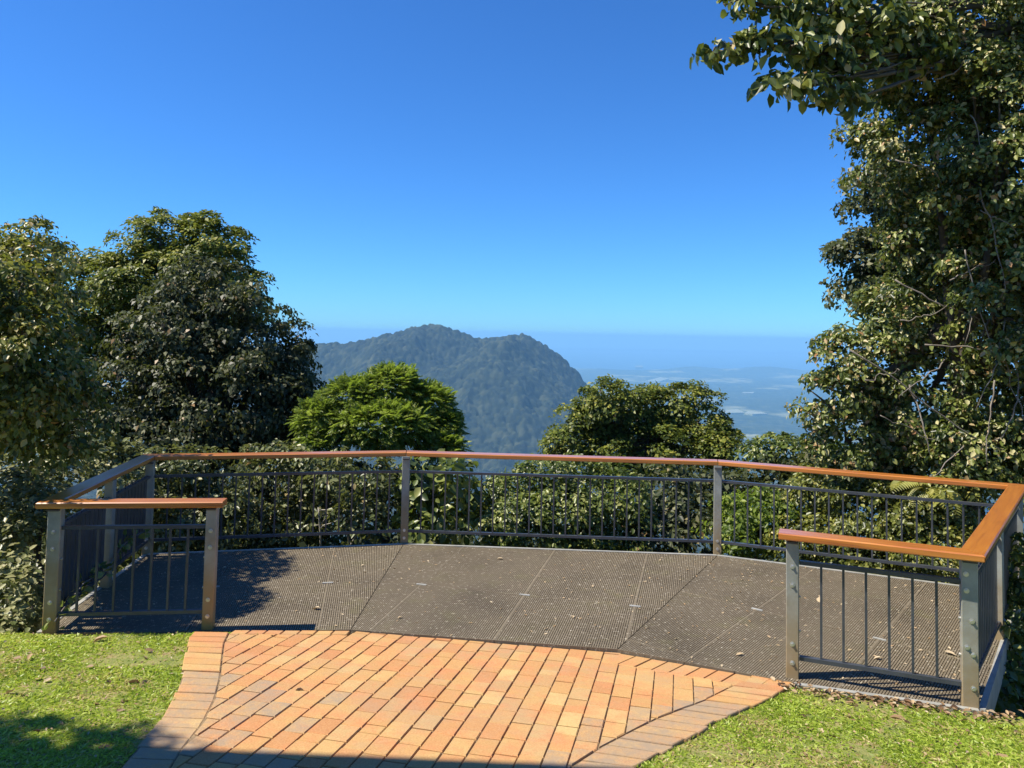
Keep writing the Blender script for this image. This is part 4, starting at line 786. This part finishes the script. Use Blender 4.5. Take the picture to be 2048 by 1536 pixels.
tree('shrub', 'straggly shrub with pale bare stems behind the rail, left of the middle post', 'shrub', B_['shrub_stems'], LM['grey'], .07, .016, bark=BARKP, seed=23, limbs=True, fol='foliage', nstem=3, cover=1.0, clump=.17, droop=.6, bias=-.02)
tree('shrub', 'broad-leaved shrub behind the rail, just right of the middle post', 'shrub', B_['shrub_bigleaf'], LM['lush'], .115, .03, seed=24, limbs=True, fol='foliage', nstem=2, cover=1.5, clump=.18, droop=.5, wr=.7, bias=.02)
tree('shrub', 'dense light green shrub behind the centre bay of the railing', 'shrub', B_['shrub_lush'], LM['lush'], .055, .03, seed=25, limbs=False, fol='foliage', nstem=3, cover=1.8, clump=.2, droop=.4, bias=.02)
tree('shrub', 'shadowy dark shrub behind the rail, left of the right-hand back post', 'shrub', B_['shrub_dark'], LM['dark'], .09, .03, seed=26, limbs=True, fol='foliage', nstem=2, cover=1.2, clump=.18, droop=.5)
tree('shrub', 'vivid green rounded shrub behind the rail, right of the right-hand back post', 'shrub', B_['shrub_bright'], LM['bright'], .065, .03, seed=27, limbs=False, fol='foliage', nstem=2, cover=2.1, clump=.15, droop=.4, bias=-.12)
tree('shrub', 'yellow-green mixed thicket behind the right-hand bay of the railing', 'shrub', B_['shrub_yellow'], LM['yellow'], .056, .03, seed=28, limbs=False, fol='foliage', nstem=4, cover=1.8, clump=.19, droop=.5, bias=-.05)
tree('shrub', 'low leafy scrub outside the right front corner post', 'shrub', B_['shrub_edge'], LM['lush'], .07, .02, seed=29, limbs=False, fol='foliage', nstem=2, cover=1.6, clump=.13, droop=.5, bias=-.05)

def build_undergrowth():
    g = np.random.default_rng(77); n = 52000
    x = g.uniform(-9, 9, n); y = g.uniform(6.0, 15, n); k = (y > front_y(x)+.6) & ((y > 8.6) | (np.abs(x-.5) > 4.3)); x = x[k]; y = y[k]; n = len(x)
    hgt = .25+.75*vnoise(x, y, .8, 4)*smooth((y-8.2)/1.5); z = ground_z(x, y)+hgt*g.uniform(.1, 1, n)
    nr = unit(g.normal(0, .6, (n, 3))+np.array([-.2, -.3, .8])); V, F, T = leaf_geo(np.stack([x, y, z], -1), unit(g.normal(size=(n, 3))+np.array([0, -.2, -.4])), nr, g.uniform(.07, .14, n), .55, np.clip(.4+g.normal(0, .2, n), 0, .94), True)
    tag(link('undergrowth', np_mesh('undergrowth', V, F, LM['dark'], T)), 'dark leafy undergrowth covering the slope below the platform', 'undergrowth', kind='stuff')
build_undergrowth()

# bare grey vine stems hanging over the right-hand tree
g = np.random.default_rng(5)
for a, b_ in STEMS:
    mb = MB(); p = wob(a, b_, 12, .035, g); r0 = g.uniform(.005, .011); mb.tube(p, list(np.linspace(r0, r0*.5, 12)), 6); mb.build('vine_stem', STEM, rt, True)

# trailing vine along the left side of the deck
vine = tag(empty('trailing_vine', (-3.2, 5.8, 0)), 'thin trailing vine with few pale leaves climbing along the left side of the platform', 'vine')
vp = wob((-3.22, 5.66, .10), (-3.36, 7.45, .16), 14, .035, g); vp[:, 2] += .04*np.sin(np.linspace(0, 9, 14))
mb = MB(); mb.tube(vp, .005, 6); mb.build('stem', STEM, vine, True)
n = 70; k = g.integers(0, 13, n); k = np.where(g.random(n) < .6, g.choice([0, 1, 4, 5, 8, 9], n), k); q = vp[k]+(vp[k+1]-vp[k])*g.random((n, 1))+g.normal(0, .03, (n, 3))
V, F, T = leaf_geo(q, g.normal(size=(n, 3)), unit(g.normal(0, .5, (n, 3))+np.array([-.4, -.2, .8])), g.uniform(.05, .09, n), .75, g.uniform(.5, .94, n)); link('foliage', np_mesh('foliage', V, F, LM['lush'], T), vine)

# tree fern fronds behind the right-hand bay
def fern(loc, n, L_, seed, label):
    g = np.random.default_rng(seed); root = tag(empty('fern', loc), label, 'fern')
    for i in range(n):
        a = 6.283*i/n+g.uniform(-.25, .25); d = np.array([math.cos(a), math.sin(a), 0]); el = g.uniform(.5, 1.0); ln = L_*g.uniform(.75, 1.1)
        t = np.linspace(0, 1, 26); pr = np.array(loc)+d*(ln*t*math.cos(el*.7))[:, None]+np.array([0, 0, 1.])*(ln*(math.sin(el)*t-.75*t**2))[:, None]
        side = np.array([-d[1], d[0], 0]); tan = unit(np.gradient(pr, axis=0)); P = []; D = []; NN = []; S = []
        for sgn in (-1, 1):
            P.append(pr[2:]); D.append(side*sgn+tan[2:]*.35+np.array([0, 0, -.2])); NN.append(np.cross(side, tan[2:])*-1); S.append(.24*ln*np.sin(np.pi*np.clip(.12+.86*t[2:], 0, 1))**.8)
        P, D, NN, S = map(np.concatenate, (P, D, NN, S)); V, F, T = leaf_geo(P, D, NN, S, .2, np.clip(g.normal(.75, .08, len(P)), 0, .94))
        o = link('frond', np_mesh('frond', V, F, LM['yellow'], T), root)
    mb = MB(); zb = float(ground_z(loc[0], loc[1]))-.1; mb.tube(wob((loc[0], loc[1], zb), loc, 5, .02, g), .06, 8); mb.build('trunk', BARK, root, True)
for i, (loc, nf, L_, lab) in enumerate(FERNS): fern(loc, nf, L_, 60+i, lab)

# unseen shelter and tree, added left of the viewpoint to shade the foreground
shel = tag(empty('shadow_shelter', (-5.6, .2, ground_z(-5.6, .2))), 'unseen open flat-roofed shelter added left of the viewpoint to cast the foreground shadow', 'shelter')
mb = MB(); mb.box((-5.6, -.06, 6.05), (2.5, 3.38, .09)); mb.build('roof', DARKST, shel)
for x in (-7.9, -5.0):
    for y in (-3.2, 1.2):
        zb = float(ground_z(x, y))-.1; mb = MB(); mb.box((x, y, (zb+5.96)/2), (.08, .08, (5.96-zb)/2)); mb.build('post', BARK, shel)
tree('shadow_tree', 'unseen slender green tree added beside the shelter to shade the left lawn', 'tree', [(-6.6, 2.95, 5.6, .9, .62, .8), (-7.4, 3.1, 5.0, .8, .7, .7), (-7.0, 2.6, 6.2, .7, .6, .6)], LM['round'], .14, .1, seed=31, simple=True, cover=1.8, clump=.25)  # crown added out of view, placed for its shadow on the lawn

# ------------------------------------------------------------------ grass, litter, fallen leaves
def lawn_points(g, n, x0, x1, y0, y1, margin=0.0):
    x = g.uniform(x0, x1, n); y = g.uniform(y0, y1, n)
    lo = np.interp(-y, [-p[1] for p in LO], [p[0] for p in LO]); hi = np.interp(-y, [-p[1] for p in RO], [p[0] for p in RO])
    k = (y < front_y(x)-.0) & ((x < lo+margin) | (x > hi-margin) | (y > 5.62))
    return x[k], y[k]
def build_grass():
    g = np.random.default_rng(12); X = []; Y = []
    for a in ((-5.2, -1.55, 2.9, 5.75, 230000), (.2, 4.6, 2.9, 5.3, 230000)):
        x, y = lawn_points(g, a[4], *a[:4], margin=.004); X.append(x); Y.append(y)
    X = np.concatenate(X); Y = np.concatenate(Y)
    dens = vnoise(X, Y, .32, 3)*.6+vnoise(X, Y, .11, 5)*.4
    right = (X > 1.6) & (Y > front_y(X)-.16)
    k = (g.random(len(X)) < np.clip(.2+1.7*(dens-.2), .10, 1)) & ~(right & (g.random(len(X)) < .75)); X = X[k]; Y = Y[k]; dens = dens[k]
    n = len(X); P = np.stack([X, Y, ground_z(X, Y)-.003], -1)
    d = unit(np.stack([g.normal(0, 1, n), g.normal(0, 1, n), g.uniform(.2, .8, n)], -1)); h = g.uniform(.014, .036, n)*(.6+.7*dens)
    side = unit(np.cross(d, g.normal(size=(n, 3)))); w = g.uniform(.003, .0062, n)
    tip = P+d*h[:, None]+np.stack([d[:, 0], d[:, 1], d[:, 2]*0-.35], -1)*(h*.45)[:, None]; mid = P+d*(h*.5)[:, None]
    V = np.stack([P, mid+side*w[:, None], tip, mid-side*w[:, None]], 1).reshape(-1, 3)
    b5 = (np.arange(n)*4)[:, None]
    me = bpy.data.meshes.new('grass'); ti = np.clip(.5+.5*(vnoise(X, Y, .5, 9)-.5)+g.normal(0, .17, n), 0, .92); dry = vnoise(X, Y, .45, 21)*.5+vnoise(X, Y, .16, 22)*.5; ti = np.where(g.random(n) < np.clip((dry-.55)*2.2, .03, .6), g.uniform(.94, 1, n), ti)
    FT = b5+np.arange(4)[None]
    me = np_mesh('grass', V, FT, GRASS, np.repeat(ti, 4)); return tag(link('grass', me), 'short bright green lawn grass beside the brick path', 'grass', kind='stuff')
build_grass()
def flat_leaves(x, y, z, g, s0, s1, wr=.5, curl=.35):
    n = len(x); P = np.stack([x, y, z+.006], -1); nr = unit(np.stack([g.normal(0, curl, n), g.normal(0, curl, n), np.ones(n)], -1)); a = g.uniform(0, 6.283, n)
    return leaf_geo(P, np.stack([np.cos(a), np.sin(a), g.normal(0, .2, n)], -1), nr, g.uniform(s0, s1, n), wr, g.uniform(0, 1, n))
def build_litter():
    g = np.random.default_rng(17); VV = []; FF = []; TT = []; off = 0
    sets = []
    x = g.uniform(1.75, 3.05, 260); y = front_y(x)-np.abs(g.normal(0, .08, 260))-.0; sets.append((x, y, ground_z(x, y)+.012, .02, .055))
    x, y = lawn_points(g, 900, -5, -1.6, 3.2, 5.7); sets.append((x, y, ground_z(x, y)+.014, .01, .028))
    x, y = lawn_points(g, 900, .4, 4.4, 3.2, 5.3); sets.append((x, y, ground_z(x, y)+.014, .01, .028))
    x = g.uniform(3.0, 4.2, 260); y = front_y(x)+g.uniform(-.1, .6, 260); sets.append((x, y, ground_z(x, y)+.02, .03, .08))
    for x, y, z, a, b_ in sets:
        V, F, T = flat_leaves(x, y, z, g, a, b_); VV.append(V); FF.append(F+off); TT.append(T); off += len(V)
    return tag(link('leaf_litter', np_mesh('leaf_litter', np.concatenate(VV), np.concatenate(FF), LITTER, np.concatenate(TT))), 'scattered bits of dry brown leaf litter on the lawn', 'leaf litter', kind='stuff')
build_litter()
def build_deck_litter():
    g = np.random.default_rng(19); x = g.uniform(-3.2, 4.3, 2200); y = g.uniform(4.9, 8.0, 2200)
    lo = np.interp(x, [A_[0], M_[0], K_[0], H_[0], G_[0], 4.525], [A_[1], M_[1], K_[1], H_[1], G_[1], 7.013]); hi = np.interp(x, [-3.493, -1.081, 2.14, 4.525], [7.657, 8.198, 8.013, 7.013])
    k = (y > lo+.02) & (y < hi-.03) & (g.random(2200) < np.interp(x, [-3, 0, 2, 4], [.2, .32, .6, .7])); x = x[k]; y = y[k]
    V, F, T = flat_leaves(x, y, np.zeros(len(x)), g, .010, .034, .5, .25)
    return tag(link('deck_litter', np_mesh('deck_litter', V, F, LITTER, np.clip(T*.5+.55, 0, 1))), 'tiny pale leaf scraps strewn over the grated deck', 'leaf litter', kind='stuff')
build_deck_litter()
for i, (p, s, rz, ti, lab, grp) in enumerate(LEAVES):
    g = np.random.default_rng(200+i)
    loc = Vector(p); mb_pos = np.array([[0, -.5*s, 0]])
    V = LT*np.array([s*.55, s, s*1.4])*np.array([1, 1, .8+.6*g.random()])+np.array([0, -.5*s, .004]); V[:, 2] += .25*s*np.abs(V[:, 1]/s)**1.5
    me = np_mesh('fallen_leaf', V, LF, LITTER, np.full(6, ti)); o = link('fallen_leaf', me, None, loc); o.rotation_euler = (g.normal(0, .25), g.normal(0, .25), rz)
    tag(o, lab, 'leaf', grp)
